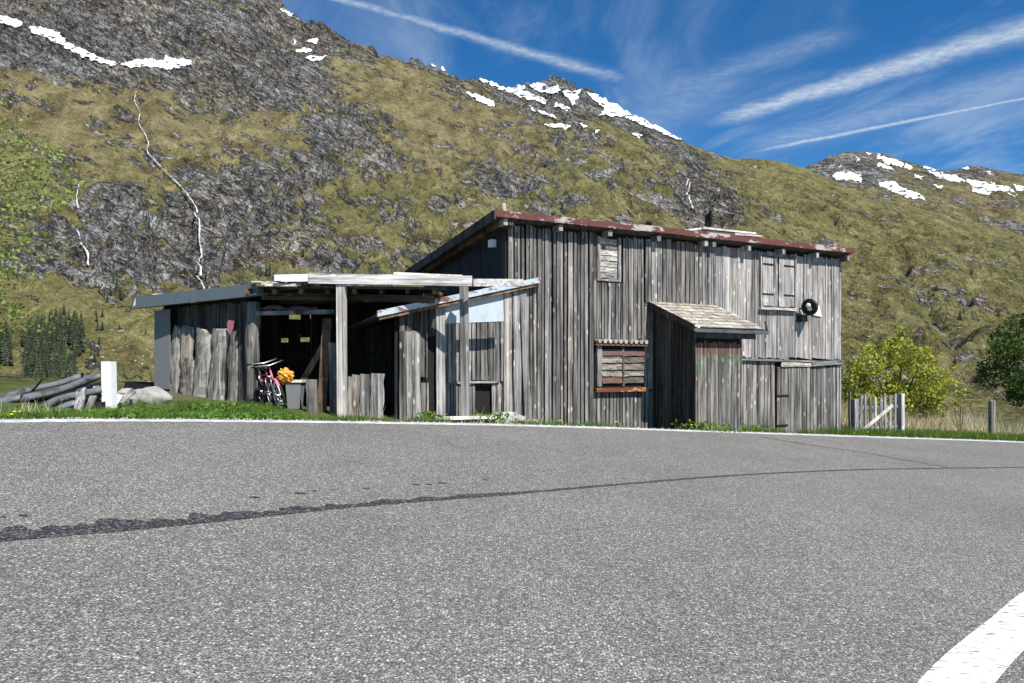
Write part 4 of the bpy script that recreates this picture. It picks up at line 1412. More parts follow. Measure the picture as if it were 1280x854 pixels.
vrow(lean, -0.40, 0.0, 0.42, 1.40, 0.14, 'board', p=0.01)
vrow(lean, -2.68, -1.8, 2.4, lambda x: zb_(x) - 0.1, 0.2, 'board_dark', p=0.0)
plank(lean, bl(-1.4, -0.10, 1.37), uz * 0.05, uy * 0.06, ux * 1.1, 'board_flat', 'batten')
MB().hexa([bl(x, y, z) for y in (-0.10, -0.075) for x, z in ((-1.60, 2.70), (-0.02, 2.80), (-0.02, zb_(0) - 0.12), (-1.60, zb_(-1.6) - 0.12))]).obj('blue_panel', 'bluepanel', lean)
for x in (-1.05, -0.62, -0.25):
    MB().box((x - 0.008, -0.108, 2.80), (x + 0.008, -0.10, 2.96), BW).obj('seam', 'bluepanel', lean)
MB().hexa([bl(x, y, z + dz) for dz in (-0.05, 0.0) for x, y, z in ((-3.25, -0.2, zb_(-3.25)), (0.0, -0.2, zb_(0)), (0.0, 3.2, zb_(0) - 0.3), (-3.25, 3.2, zb_(-3.25) - 0.3))]).obj('lean_to_roof', 'board_dark', lean)
for k, (xa, xb) in enumerate(((-3.25, -1.9), (-1.9, -0.75), (-0.75, 0.80))):
    MB().hexa([bl(x, y, z + dz) for dz in (-0.06, 0.07) for x, y, z in ((xa, -0.26 - 0.004 * k, zb_(xa)), (xb + 0.02, -0.26 - 0.004 * k, zb_(xb)), (xb + 0.02, -0.205, zb_(xb)), (xa, -0.205, zb_(xa)))]).obj('barge_sheet', 'barge', lean)
MB().hexa([bl(x, y, z + dz) for dz in (-0.14, -0.065) for x, y, z in ((-3.2, -0.23, zb_(-3.2)), (0.72, -0.23, zb_(0.72)), (0.72, -0.12, zb_(0.72)), (-3.2, -0.12, zb_(-3.2)))]).obj('barge_rail', 'board_brown', lean)

# loose boards lying on the barn roof
for k, (xa, ya, za, xb, yb, zb2, lab) in enumerate(((6.3, 0.15, 5.60, 8.3, 0.10, 5.60, 'longest bleached board lying along the barn roof edge'),
                                                    (5.6, 0.3, 5.47, 6.5, 0.2, 5.62, 'short bleached board propped at the left of the roof pile'),
                                                    (7.3, -0.05, 5.48, 8.45, 0.0, 5.52, 'thin pale board at the right end of the roof pile'),
                                                    (6.3, 0.05, 5.47, 8.0, 0.0, 5.50, 'dark red-brown board under the bleached one on the barn roof'))):
    mb = MB().bar(bl(xa, ya, za), bl(xb, yb, zb2), 0.16, 0.05, jit=0.008)
    o = mb.obj('loose_board', ('board_white', 'board_white', 'board_white', 'red_slat')[k])
    tag(o, lab, 'board', 'loose boards on the barn roof')

# ------------------------------------------------------------------ the open shed on the left
shed = thing('open_shed', Vector((-4.6, 17.2, gz(-4.6, 17.2))), 'ramshackle open-fronted timber shed with grey gutter left of the barn', 'shed')


def rough_post(name, a, b, w, m, parent, square=True):
    a, b = Vector(a), Vector(b)
    mb = MB()
    if square:
        n = 4
        for k in range(n):
            mb2 = None
        return MB().bar(a, b, w, w, up=(0, 1, 0), jit=0.012).obj(name, m, parent)
    pts, rr = [], []
    for k in range(7):
        t = k / 6
        pts.append(a.lerp(b, t) + Vector((random.uniform(-1, 1), random.uniform(-1, 1), 0)) * w * 0.08)
        rr.append(w / 2 * random.uniform(0.88, 1.1))
    return mb.tube(pts, rr, 9).obj(name, m, parent, True)


ground_pt = lambda v: Vector((v.x, v.y, gz(v.x, v.y) - 0.1))
pA = at(316, 378, 16.95)
rough_post('post', ground_pt(at(315, 500, 16.95)), pA, 0.30, 'log', shed, False)
pB = at(427, 352, 16.3)
rough_post('post', ground_pt(at(428, 500, 16.3)), pB, 0.18, 'post_white', shed)
pC = at(580, 358, 16.75)
rough_post('post', ground_pt(at(582, 500, 16.75)), pC, 0.20, 'board_pale', shed)
# front beams
MB().bar(at(386, 348, 16.22), at(590, 352, 16.28), 0.13, 0.225, jit=0.012).obj('beam', 'beam_white', shed)
MB().bar(at(344, 348, 16.25), at(385.4, 347.6, 16.22), 0.10, 0.15, jit=0.006).obj('beam', 'white', shed)
MB().bar(at(590.5, 353, 16.26), at(652, 354, 16.9), 0.10, 0.16, jit=0.012).obj('beam', 'beam_white', shed)
MB().bar(at(492, 341.5, 16.3), at(578, 345.5, 16.3), 0.05, 0.05, jit=0.01).obj('batten', 'board_white', shed)
# lintel across the bike bay, with pink cloth on it
MB().bar(at(318, 392, 16.9), at(418, 390, 16.75), 0.10, 0.09, jit=0.008).obj('lintel', 'board_flat', shed)
# roof deck
L0 = at(168, 379, 18.3)
L1 = at(326, 362, 16.62)
rfp = [Vector((-9.05, 18.35, L0.z + 0.10)), Vector((L1.x, L1.y + 0.05, L1.z + 0.12)), Vector((-4.3, 16.36, 3.47)), Vector((-1.42, 16.42, 3.44)),
       Vector((-2.6, 21.2, 3.78)), Vector((-9.6, 21.8, 3.52))]
mb = MB()
n = len(rfp)
mb.add([p - Vector((0, 0, 0.05)) for p in rfp] + rfp, [tuple(reversed(range(n))), tuple(range(n, 2 * n))] + [(k, (k + 1) % n, (k + 1) % n + n, k + n) for k in range(n)])
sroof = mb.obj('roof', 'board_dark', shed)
for k in range(8):
    x = -5.75 + k * 0.58
    MB().bar((x, 16.5, 3.36), (x - 0.2, 21.0, 3.66), 0.09, 0.11, jit=0.01).obj('rafter', 'board_brown', sroof)
MB().bar((-5.6, 18.3, 3.33), (-1.8, 18.2, 3.33), 0.12, 0.16, jit=0.01).obj('purlin', 'beam_brown', sroof)
MB().bar((-5.5, 16.75, 3.28), (-1.7, 16.7, 3.20), 0.10, 0.16, jit=0.01).obj('purlin', 'beam_brown', sroof)
# roofing boards whose ends stick out
for k in range(15):
    t = k / 14
    x = -5.6 + t * 1.7
    mb = MB().bar((x, 16.28 + random.uniform(-0.1, 0.15), 3.50 + random.uniform(-0.04, 0.06)), (x + random.uniform(-0.15, 0.15), 18.0, 3.60), random.uniform(0.08, 0.22), 0.025, jit=0.008)
    mb.obj('roof_board', random.choice(['board_white', 'board_dark', 'board_flat', 'board_dark']), sroof)
for xa, xb, yy, zz, m in ((-5.5, -4.6, 16.30, 3.485, 'board_white'), (-4.95, -4.0, 16.34, 3.52, 'board_flat'), (-5.35, -4.75, 16.5, 3.56, 'board_white')):
    MB().bar((xa, yy + 0.1, zz), (xb, yy - 0.05, zz + random.uniform(-0.03, 0.05)), 0.12, 0.05, jit=0.012).obj('roof_board', m, sroof)
# gutter box
gdir = (L1 - L0).normalized()
gn = gdir.cross(uz).normalized()
mid_ = L0.lerp(L1, 0.50)
for a, b in ((L0, mid_), (mid_ + gdir * 0.01, L1)):
    MB().bar(a, b, 0.16, 0.27).obj('gutter', 'gutter', sroof)
MB().bar(mid_ - gdir * 0.05, mid_ + gdir * 0.06, 0.18, 0.30).obj('gutter_joint', 'gutter', sroof)
gp = L0 + gdir * 0.09 + gn * 0.082
MB().hexa([gp + gdir * a + uz * b + gn * c for c in (0, 0.004) for a, b in ((-0.03, -0.10), (0.05, -0.06), (0.05, 0.10), (0.02, 0.04))]).obj('white_mark', 'white', sroof)  # small white mark at the gutter's left end
gp = L1 - gdir * 0.15 + gn * 0.082
MB().hexa([gp + gdir * a + uz * b + gn * c for c in (0, 0.004) for a, b in ((-0.13, -0.12), (0.10, -0.10), (0.09, -0.08), (-0.11, -0.10))]).obj('scuff_strip', 'white', sroof)
MB().bar(at(196, 370, 18.3), at(240, 369, 17.9), 0.25, 0.08).obj('roof_board', 'white', sroof)

# left wall: plank wall under the eave, slabs of log leaning against it
wl0, wl1 = Vector((-8.53, 18.50, 0)), Vector((-5.86, 16.97, 0))
wd = (wl1 - wl0).normalized()
wn = Vector((wd.y, -wd.x, 0))          # outward (towards the road)
if wn.y > 0:
    wn = -wn
WL = (wl1 - wl0).length
zg = lambda s: gz((wl0 + wd * s).x, (wl0 + wd * s).y)
mbw = MB()
mbw.hexa([wl0 + wd * s - wn * o + uz * z for o in (0.02, 0.05) for s, z in ((0, 0.6), (WL, 0.6), (WL, 3.3), (0, 3.15))])
mbw.obj('wall', 'inside', shed)
s = 0.62
while s < WL - 0.05:
    w = random.uniform(0.18, 0.30)
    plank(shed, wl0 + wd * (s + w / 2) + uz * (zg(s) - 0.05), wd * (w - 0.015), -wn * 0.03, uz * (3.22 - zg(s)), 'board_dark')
    s += w
MB().hexa([wl0 + wd * s + wn * o + uz * z for o in (0.16, 0.18) for s, z in ((-0.02, zg(0)), (0.56, zg(0)), (0.56, 3.10), (-0.02, 3.08))]).obj('side_panel', 'panel_grey', shed)


def slab(parent, s, w, h, lean_s, label=None, m='log', off=0.12):
    """half-round slab of log: bark edge uneven, top rounded"""
    base = wl0 + wd * s + wn * off
    z0 = zg(s) - 0.12
    N = 11
    prof = [(-1, 0), (-0.8, 0.55), (-0.35, 0.92), (0.2, 1.0), (0.7, 0.7), (1, 0)]
    ph = random.uniform(0, 6)
    tops = [random.uniform(-0.16, 0.05) for _ in prof]
    vs, fs = [], []
    for k in range(N):
        t = k / (N - 1)
        sc = w / 2 * (1 + 0.12 * math.sin(ph + 5 * t) + random.uniform(-0.10, 0.10))
        if t > 0.9:
            sc *= 0.95 if t < 0.99 else 0.84
        cx = lean_s * t + 0.035 * math.sin(ph * 2 + 4 * t)
        for (a, b), tp in zip(prof, tops):
            vs.append(base + wd * (cx + a * sc + random.uniform(-0.012, 0.012)) + wn * (b * w * 0.26 * random.uniform(0.8, 1.15)) + uz * (z0 + h * t + tp * t ** 6 + random.uniform(-0.01, 0.01)) - wn * t * 0.10)
    P = len(prof)
    for k in range(N - 1):
        for j in range(P):
            a, b = k * P + j, k * P + (j + 1) % P
            fs.append((a, b, b + P, a + P))
    fs.append(tuple(range((N - 1) * P, N * P)))
    mb = MB()
    mb.add(vs, fs)
    return mb.obj('slab', m, parent, False)


slab(shed, 0.72, 0.42, 1.72, -0.03)
slab(shed, 1.10, 0.42, 1.74, -0.08)
slab(shed, 1.22, 0.44, 0.98, -0.05, off=0.22)
slab(shed, 1.40, 0.22, 1.70, -0.03, off=0.06)
slab(shed, 1.64, 0.58, 1.70, -0.05)
slab(shed, 2.12, 0.54, 1.80, 0.02)
slab(shed, 2.52, 0.36, 1.75, 0.05, off=0.04)
# pink heart-like spray mark at the top of the last plank
ctr = wl0 + wd * 2.62 + wn * 0.13 + uz * (zg(2.6) + 1.72)
pts = [(-0.12, 0.06), (-0.06, 0.14), (0.03, 0.11), (0.11, 0.12), (0.07, -0.08), (0.0, -0.20), (-0.09, -0.08)]
mb = MB()
n = len(pts)
mb.add([ctr + wd * a + uz * b + wn * o for o in (0, 0.012) for a, b in pts], [tuple(range(n)), tuple(reversed(range(n, 2 * n)))] + [(k, (k + 1) % n, (k + 1) % n + n, k + n) for k in range(n)])
mb.obj('spray_mark', 'pink_spray', shed)

# back wall of planks with gaps that let the slope show
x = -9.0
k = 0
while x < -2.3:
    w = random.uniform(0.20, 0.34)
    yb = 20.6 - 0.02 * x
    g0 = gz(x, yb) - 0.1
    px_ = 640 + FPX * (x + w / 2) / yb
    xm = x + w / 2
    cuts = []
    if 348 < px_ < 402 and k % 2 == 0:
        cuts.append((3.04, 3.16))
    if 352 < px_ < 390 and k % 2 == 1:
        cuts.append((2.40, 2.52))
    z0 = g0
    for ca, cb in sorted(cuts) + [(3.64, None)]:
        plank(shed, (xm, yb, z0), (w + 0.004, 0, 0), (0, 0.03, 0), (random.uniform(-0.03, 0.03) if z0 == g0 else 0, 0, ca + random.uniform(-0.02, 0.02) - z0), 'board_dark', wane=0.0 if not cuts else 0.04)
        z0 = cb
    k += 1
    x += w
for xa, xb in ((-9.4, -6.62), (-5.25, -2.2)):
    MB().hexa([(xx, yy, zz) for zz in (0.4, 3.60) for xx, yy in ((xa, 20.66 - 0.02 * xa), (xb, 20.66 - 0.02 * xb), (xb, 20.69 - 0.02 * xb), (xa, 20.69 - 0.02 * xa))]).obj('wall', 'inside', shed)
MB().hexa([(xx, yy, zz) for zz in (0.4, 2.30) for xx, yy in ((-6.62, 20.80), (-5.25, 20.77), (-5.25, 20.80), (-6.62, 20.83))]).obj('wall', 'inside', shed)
# side walls
for xs_, ys_, xe_, ye_ in ((-8.62, 18.8, -9.2, 20.8), (-4.9, 18.5, -4.95, 20.5)):
    a, b = Vector((xs_, ys_, 0)), Vector((xe_, ye_, 0))
    d = b - a
    nn_ = int(d.length / 0.25)
    for k in range(nn_):
        p = a + d * (k + 0.5) / nn_
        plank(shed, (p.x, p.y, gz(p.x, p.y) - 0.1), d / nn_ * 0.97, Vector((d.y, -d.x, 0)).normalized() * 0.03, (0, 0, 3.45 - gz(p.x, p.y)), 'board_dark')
# braces and boards standing in the opening
MB().bar(ground_pt(at(402, 500, 16.9)), at(409, 398, 16.9), 0.20, 0.05, up=(0, 1, 0), jit=0.01).obj('brace', 'board_brown', shed)
MB().bar(at(366, 498, 17.6), at(408, 425, 17.4), 0.12, 0.04, up=(0, 1, 0), jit=0.01).obj('brace', 'board_brown', shed)
for px0, px1, top, Y, m in ((412, 423, 428, 16.75, 'board'), (383, 398, 474, 16.6, 'board'), (399, 408, 474, 17.2, 'board_brown'), (434, 440, 470, 16.7, 'board'), (439, 449, 468, 16.7, 'board'), (449, 462, 468, 16.7, 'board'), (462, 479, 468, 16.7, 'board_pale')):
    a = at(px0, top, Y)
    b = at(px1, top, Y)
    g = gz((a.x + b.x) / 2, Y) - 0.05
    plank(shed, ((a.x + b.x) / 2, Y, g), (b.x - a.x - 0.012, 0, 0), (0, 0.045, 0), (random.uniform(-0.03, 0.03), 0, a.z - g + random.uniform(-0.02, 0.02)), m)
# pink rag on the lintel
mb = MB()
vs, fs = [], []
for i in range(15):
    for j in range(5):
        t = i / 14
        p = at(326 + 70 * t, 389, 16.87)
        vs.append(p + Vector((0, -0.07 + 0.05 * j, 0.02 + 0.10 * math.sin(math.pi * j / 4) * (0.35 + 0.65 * abs(math.sin(3 + 7 * t))) + random.uniform(-0.02, 0.04))))
for i in range(14):
    for j in range(4):
        a = i * 5 + j
        fs.append((a, a + 1, a + 6, a + 5))
mb.add(vs, fs)
o = mb.obj('rag', 'pink_cloth', None, True)
tag(o, 'crumpled dusty pink rag lying along the shed lintel above the bicycles', 'rag')

# ------------------------------------------------------------------ bicycles
def bicycle(W, frame_m, label, fork_turn=0.15):
    t = thing('bicycle', W, label, 'bicycle', 'bicycles in the shed')
    R = 0.33
    P = lambda x, y, z: W @ Vector((x, y, z))

    def wheel(x, turn=0.0):
        L = W @ Matrix.Translation((x, 0, R)) @ Matrix.Rotation(turn, 4, 'Z')
        wo = MB().torus(L, R - 0.022, 0.022, 30, 6).obj('wheel', 'rubber', t, True)
        MB().torus(L, R - 0.05, 0.012, 30, 5).obj('rim', 'steel', wo, True)
        mb = MB()
        for k in range(14):
            a = 6.283 * k / 14
            mb.tube([L @ Vector((0, 0.02 * (-1) ** k, 0)), L @ Vector(((R - 0.055) * math.cos(a), 0, (R - 0.055) * math.sin(a)))], 0.003, 3, False)
        mb.tube([L @ Vector((0, -0.05, 0)), L @ Vector((0, 0.05, 0))], 0.022, 8)
        mb.obj('spokes', 'steel', wo)
    wheel(-0.50)
    wheel(0.52, fork_turn)
    fr = MB()
    st, hd, bb = (-0.20, 0, 0.74), (0.36, 0, 0.76), (-0.07, 0, 0.28)
    fr.tube([P(*st), P(*bb)], 0.018, 8).tube([P(-0.18, 0, 0.68), P(0.37, 0, 0.72)], 0.018, 8).tube([P(0.385, 0, 0.62), P(*bb)], 0.02, 8)
    for y in (-0.05, 0.05):
        fr.tube([P(*bb), P(-0.5, y, R)], 0.011, 6).tube([P(-0.19, 0, 0.68), P(-0.5, y, R)], 0.009, 6)
    fr.tube([P(0.34, 0, 0.86), P(0.395, 0, 0.60)], 0.02, 8)
    fr.obj('frame', frame_m, t, True)
    fk = MB()
    for y in (-0.055, 0.055):
        fk.tube([P(0.395, y, 0.60), P(0.44, y, 0.50), P(0.52, y, R)], [0.016, 0.015, 0.010], 6)
    fk.obj('fork', 'white', t, True)
    MB().tube([P(0.34, 0, 0.84), P(0.325, 0, 0.95), P(0.39, 0, 0.97)], 0.014, 8).tube([P(0.27, -0.30, 1.0), P(0.36, -0.16, 0.99), P(0.39, 0, 0.97), P(0.36, 0.16, 0.99), P(0.27, 0.30, 1.0)], 0.014, 8).obj('handlebar', 'steel', t, True)
    for y in (-1, 1):
        MB().tube([P(0.24, y * 0.33, 1.0), P(0.30, y * 0.25, 1.0)], 0.02, 8).obj('grip', 'black', t, True)
    sd = MB()
    sd.tube([P(-0.36, 0, 0.92), P(-0.28, 0, 0.93), P(-0.14, 0, 0.91), P(-0.04, 0, 0.90)], [0.05, 0.085, 0.045, 0.02], 10)
    sd.obj('saddle', 'black', t, True)
    MB().tube([P(-0.20, 0, 0.73), P(-0.22, 0, 0.90)], 0.014, 8).obj('seat_post', 'steel', t)
    cr = MB().torus(W @ Matrix.Translation((-0.07, 0.05, 0.28)), 0.085, 0.008, 20, 4)
    cr.tube([P(-0.07, 0.06, 0.28), P(0.03, 0.07, 0.15)], 0.011, 6).tube([P(-0.07, -0.06, 0.28), P(-0.17, -0.07, 0.41)], 0.011, 6)
    cr.tube([P(-0.07, -0.05, 0.28), P(-0.07, 0.05, 0.28)], 0.02, 8).tube([P(0.03, 0.06, 0.15), P(0.03, 0.15, 0.15)], 0.018, 6).tube([P(-0.17, -0.06, 0.41), P(-0.17, -0.15, 0.41)], 0.018, 6)
    cr.obj('crank', 'steel', t, True)
    for x, a0, a1 in ((-0.50, 0.4, 2.8), (0.52, 0.6, 2.7)):
        mb = MB()
        pts = [(x + (R + 0.03) * math.cos(a), (R + 0.03) * math.sin(a) + R) for a in np.linspace(a0, a1, 12)]
        vs = []
        for px_, pz_ in pts:
            vs += [P(px_, -0.028, pz_), P(px_, 0.028, pz_)]
        mb.add(vs, [(2 * k, 2 * k + 1, 2 * k + 3, 2 * k + 2) for k in range(11)])
        mb.obj('mudguard', 'pink_paint' if frame_m == 'pink_paint' else 'white', t, True)
    return t


def bike_matrix(x, y, head, lean_):
    return Matrix.Translation((x, y, gz(x, y) + 0.02)) @ Matrix.Rotation(math.radians(head), 4, 'Z') @ Matrix.Rotation(math.radians(lean_), 4, 'X')


bicycle(bike_matrix(-5.05, 16.35, -62, 14), 'pink_paint', 'front bicycle with faded pink frame and mudguards leaning in the shed')
bicycle(bike_matrix(-5.35, 16.75, -58, 12), 'red_paint', 'rear bicycle with dark red frame and white mudguards beside the log post', -0.25)

# orange crumpled bag
bm = bmesh.new()
bmesh.ops.create_icosphere(bm, subdivisions=4, radius=0.16)
for v in bm.verts:
    n = v.co.normalized()
    r = 1 + 0.22 * math.sin(7 * n.x + 3 * n.z) * math.sin(6 * n.y + 5 * n.z + 1) + 0.10 * math.sin(15 * n.z + 9 * n.x)
    v.co = Vector((v.co.x * r, v.co.y * r * 0.8, v.co.z * r))
me = bpy.data.meshes.new('bag')
bm.to_mesh(me)
bm.free()
me.materials.append(M['orange'])
me.polygons.foreach_set('use_smooth', [True] * len(me.polygons))
o = obj('bag', me, None, Matrix.Translation(at(357, 470, 16.25)))
tag(o, 'crumpled orange and yellow bag hanging on the bicycle handlebar', 'bag')

# grey bin
bp = at(369, 500, 17.0)
g = gz(bp.x, bp.y)
bin_t = thing('bin', Vector((bp.x, bp.y, g)), 'small grey bin with a pale flat lid behind the bicycles', 'bin')
bmx = MB()
bmx.hexa([(bp.x + a * 0.13, bp.y + b * 0.13, g) for a, b in ((-1, -1), (1, -1), (1, 1), (-1, 1))] + [(bp.x + a * 0.17, bp.y + b * 0.17, g + 0.58) for a, b in ((-1, -1), (1, -1), (1, 1), (-1, 1))])
bmx.obj('body', 'panel_grey', bin_t)
MB().box((bp.x - 0.22, bp.y - 0.20, g + 0.585), (bp.x + 0.20, bp.y + 0.20, g + 0.64)).obj('lid', 'cream', bin_t)

# ------------------------------------------------------------------ doorstep, stones and debris
def rock(name, c, size, seed, label, cat, sub=3):
    r = random.Random(seed)
    bm = bmesh.new()
    bmesh.ops.create_icosphere(bm, subdivisions=sub, radius=1)
    planes = []
    for k in range(9):
        n = Vector((r.uniform(-1, 1), r.uniform(-1, 1), r.uniform(-0.6, 1))).normalized()
        planes.append((n, r.uniform(0.62, 0.9)))
    for v in bm.verts:
        n = v.co.normalized()
        m_ = 1.0
        for pn, d in planes:
            q = n.dot(pn)
            if q > 0.05:
                m_ = min(m_, d / q)
        m_ += 0.02 * math.sin(9 * n.x + 7 * n.z)
        v.co = Vector((n.x * m_ * size[0], n.y * m_ * size[1], n.z * m_ * size[2]))
    me = bpy.data.meshes.new(name)
    bm.to_mesh(me)
    bm.free()
    me.materials.append(M['stone'])
    o = obj(name, me, None, Matrix.Translation(c))
    return tag(o, label, cat)


def gpt(px, Y, dz=0.0):
    x = (px - 640) / FPX * Y
    return Vector((x, Y, gz(x, Y) + dz))


rock('boulder', gpt(181, 14.8, 0.10), (0.54, 0.38, 0.27), 12, 'large pale angular boulder in the weeds left of the shed', 'boulder', 4)
rock('boulder', gpt(158, 14.5, 0.10), (0.26, 0.22, 0.24), 9, 'smaller pale boulder leaning left of the large one', 'boulder')
o = MB().box((-2.3, -0.75, 0.20), (-1.35, -0.35, 0.60), BW).obj('doorstep', 'stone')
tag(o, 'pale stone doorstep slab in front of the lean-to', 'doorstep')
o = MB().bar(bl(-2.2, -0.85, 0.62), bl(-0.6, -0.80, 0.60), 0.20, 0.06, jit=0.012).obj('loose_board', 'board_white')
tag(o, 'bleached board lying on the ground before the lean-to', 'board')
rock('stone_block', bl(-0.25, -0.55, 0.50), (0.52, 0.25, 0.20), 15, 'flat pale stone block by the left corner of the barn', 'stone')
rock('stone_block', bl(0.30, -0.7, 0.42), (0.20, 0.16, 0.12), 18, 'small pale stone just right of the flat block at the barn corner', 'stone')

# wrecked corrugated sheets and posts at far left
def corrugated(name, a, b, c, d, waves, amp, label, thick=0.012):
    """bilinear patch a-b (far edge), d-c (near edge) with waves across"""
    a, b, c, d = map(Vector, (a, b, c, d))
    nu, nv = waves * 10 + 1, 14
    vs = []
    up = (b - a).cross(d - a).normalized()
    if up.z < 0:
        up = -up
    for i in range(nu):
        for j in range(nv):
            u, v = i / (nu - 1), j / (nv - 1)
            p = (a.lerp(b, v)).lerp(d.lerp(c, v), u)
            p = p + up * (amp * math.sin(u * waves * 6.283) + 0.05 * math.sin(3.0 * v + 1.2 * u) + 0.02 * math.sin(9 * v + 5 * u))
            vs.append(p)
    k = len(vs)
    vs2 = [v - up * thick for v in vs]
    fs = []
    for i in range(nu - 1):
        for j in range(nv - 1):
            q = i * nv + j
            fs.append((q, q + 1, q + nv + 1, q + nv))
            fs.append((q + k, q + nv + k, q + nv + 1 + k, q + 1 + k))
    for j in range(nv - 1):
        fs.append((j, j + k, j + 1 + k, j + 1))
        q = (nu - 1) * nv + j
        fs.append((q, q + 1, q + 1 + k, q + k))
    for i in range(nu - 1):
        q = i * nv
        fs.append((q, q + nv, q + nv + k, q + k))
        q = i * nv + nv - 1
        fs.append((q, q + k, q + nv + k, q + nv))
    mb = MB()
    mb.add(vs + vs2, fs)
    o = mb.obj(name, 'corrugated', None, True)
    return tag(o, label, 'metal sheet', 'wrecked corrugated sheets')


def rolled(a, b, r, m, label, sag=0.03):
    """long bent sheet: a half-round fold with thickness, slightly kinked along its length"""
    a, b = Vector(a), Vector(b)
    d = (b - a).normalized()
    sx = d.cross(uz).normalized()
    up = sx.cross(d).normalized()
    nv, nu = 9, 10
    ph = random.uniform(0, 6)
    vs, k = [], 0
    for th in (0.0, 0.012):
        for i in range(nv):
            t = i / (nv - 1)
            c = a.lerp(b, t) + up * (sag * math.sin(5 * t + ph)) + sx * (0.04 * math.sin(3 * t + 2 * ph))
            rr = (r - th) * (1 + 0.10 * math.sin(7 * t + ph))
            for j in range(nu):
                an = math.radians(-25 + 215 * j / (nu - 1))
                vs.append(c + sx * math.cos(an) * rr * 1.15 + up * math.sin(an) * rr)
    K = nv * nu
    fs = []
    for i in range(nv - 1):
        for j in range(nu - 1):
            q = i * nu + j
            fs.append((q, q + 1, q + nu + 1, q + nu))
            fs.append((q + K, q + nu + K, q + nu + 1 + K, q + 1 + K))
        for j in (0, nu - 1):
            q = i * nu + j
            fs.append((q, q + nu, q + nu + K, q + K))
    for i in (0, nv - 1):
        for j in range(nu - 1):
            q = i * nu + j
            fs.append((q, q + 1, q + 1 + K, q + K))
    mb = MB()
    mb.add(vs, fs)
    return tag(mb.obj('bent_metal_sheet', m, None, True), label, 'metal sheet', 'wrecked metal sheets')


rolled(at(8, 500, 14.3), at(103, 470, 14.4), 0.085, 'corrugated', 'uppermost bent metal sheet, its top edge against the spruce wood')
rolled(at(16, 505, 13.9), at(131, 471, 14.0), 0.10, 'corrugated', 'longest bent metal sheet ending at the top of the white post')
rolled(at(-50, 521, 13.7), at(28, 499, 13.8), 0.10, 'corrugated', 'bent metal sheet running out of the frame at far left')
rolled(at(40, 515, 13.5), at(131, 486, 13.6), 0.095, 'corrugated', 'bent metal sheet ending at the foot of the white post')
rolled(at(46, 525, 13.1), at(97, 506, 13.2), 0.085, 'corrugated', 'shortest bent metal sheet, lowest in the pile among the weeds')
rolled(at(-40, 531, 13.2), at(40, 513, 13.3), 0.085, 'corrugated', 'low bent metal sheet behind the dandelions at far left')
tv_ = [at(-60, 530, 13.3), at(60, 528, 13.3), at(132, 500, 13.5), at(133, 474, 14.3), at(60, 488, 14.4), at(-60, 512, 14.3)]
n = len(tv_)
mb = MB()
mb.add([p - Vector((0, 0, 0.25)) for p in tv_] + [p - Vector((0, 0, 0.03)) for p in tv_], [tuple(range(n)), tuple(reversed(range(n, 2 * n)))] + [(k, (k + 1) % n, (k + 1) % n + n, k + n) for k in range(n)])
tag(mb.obj('gap_shade', 'black'), 'black sheet added as shade between the bent metal sheets', 'shade sheet')  # black sheet painting the shade in the gaps of the pile
o = MB().bar(gpt(137, 13.6, -0.1), at(136, 452, 13.6), 0.18, 0.18, up=(0, 1, 0), jit=0.008).obj('post', 'white')
tag(o, 'square white post standing at the end of the corrugated sheets', 'post')
for k, (px0, Y, x1, y1, w, m, lab) in enumerate(((97, 12.9, 102, 486, 0.16, 'board', 'short grey plank standing upright in front of the metal sheets'),
                                               (108, 13.3, 122, 484, 0.10, 'board_flat', 'broken dark plank leaning behind the short upright plank'),
                                               (135, 13.6, 150, 494, 0.14, 'board_white', 'bleached plank leaning against the small boulder'),
                                               (140, 13.9, 168, 488, 0.10, 'board_flat', 'thin grey stick lying across the boulders'),
                                               (118, 13.5, 128, 482, 0.14, 'board_flat', 'grey broken plank at the foot of the white post'))):
    a = gpt(px0, Y, -0.02)
    mb = MB().bar(a, at(x1, y1, Y + 0.3), w, 0.04, up=(0, 1, 0), jit=0.012)
    tag(mb.obj('broken_plank', m), lab, 'plank', 'broken planks by the boulders')
o = MB().hexa([(-7.72, 15.0, gz(-7.5, 15) ), (-7.25, 15.0, gz(-7.5, 15)), (-7.25, 15.4, gz(-7.5, 15)), (-7.72, 15.4, gz(-7.5, 15)), (-7.66, 15.05, gz(-7.5, 15) + 0.40), (-7.30, 15.0, gz(-7.5, 15) + 0.36), (-7.32, 15.3, gz(-7.5, 15) + 0.33), (-7.62, 15.3, gz(-7.5, 15) + 0.38)]).obj('tarpaulin_bundle', 'black')
tag(o, 'black bundle lying behind the boulders', 'bundle')
mb = MB()
mb.tube([gpt(40, 13.2, 0.3), at(45, 484, 13.2), at(52, 475, 13.2), at(56, 474, 13.2)], [0.02, 0.018, 0.018, 0.016], 6)
tag(mb.obj('bent_rod', 'iron', None, True), 'thin bent metal rod sticking up from the corrugated sheets', 'rod')

# ------------------------------------------------------------------ gate and posts at right
def lgz(x, y):
    p = bl(x, y, 0)
    return gz(p.x, p.y)


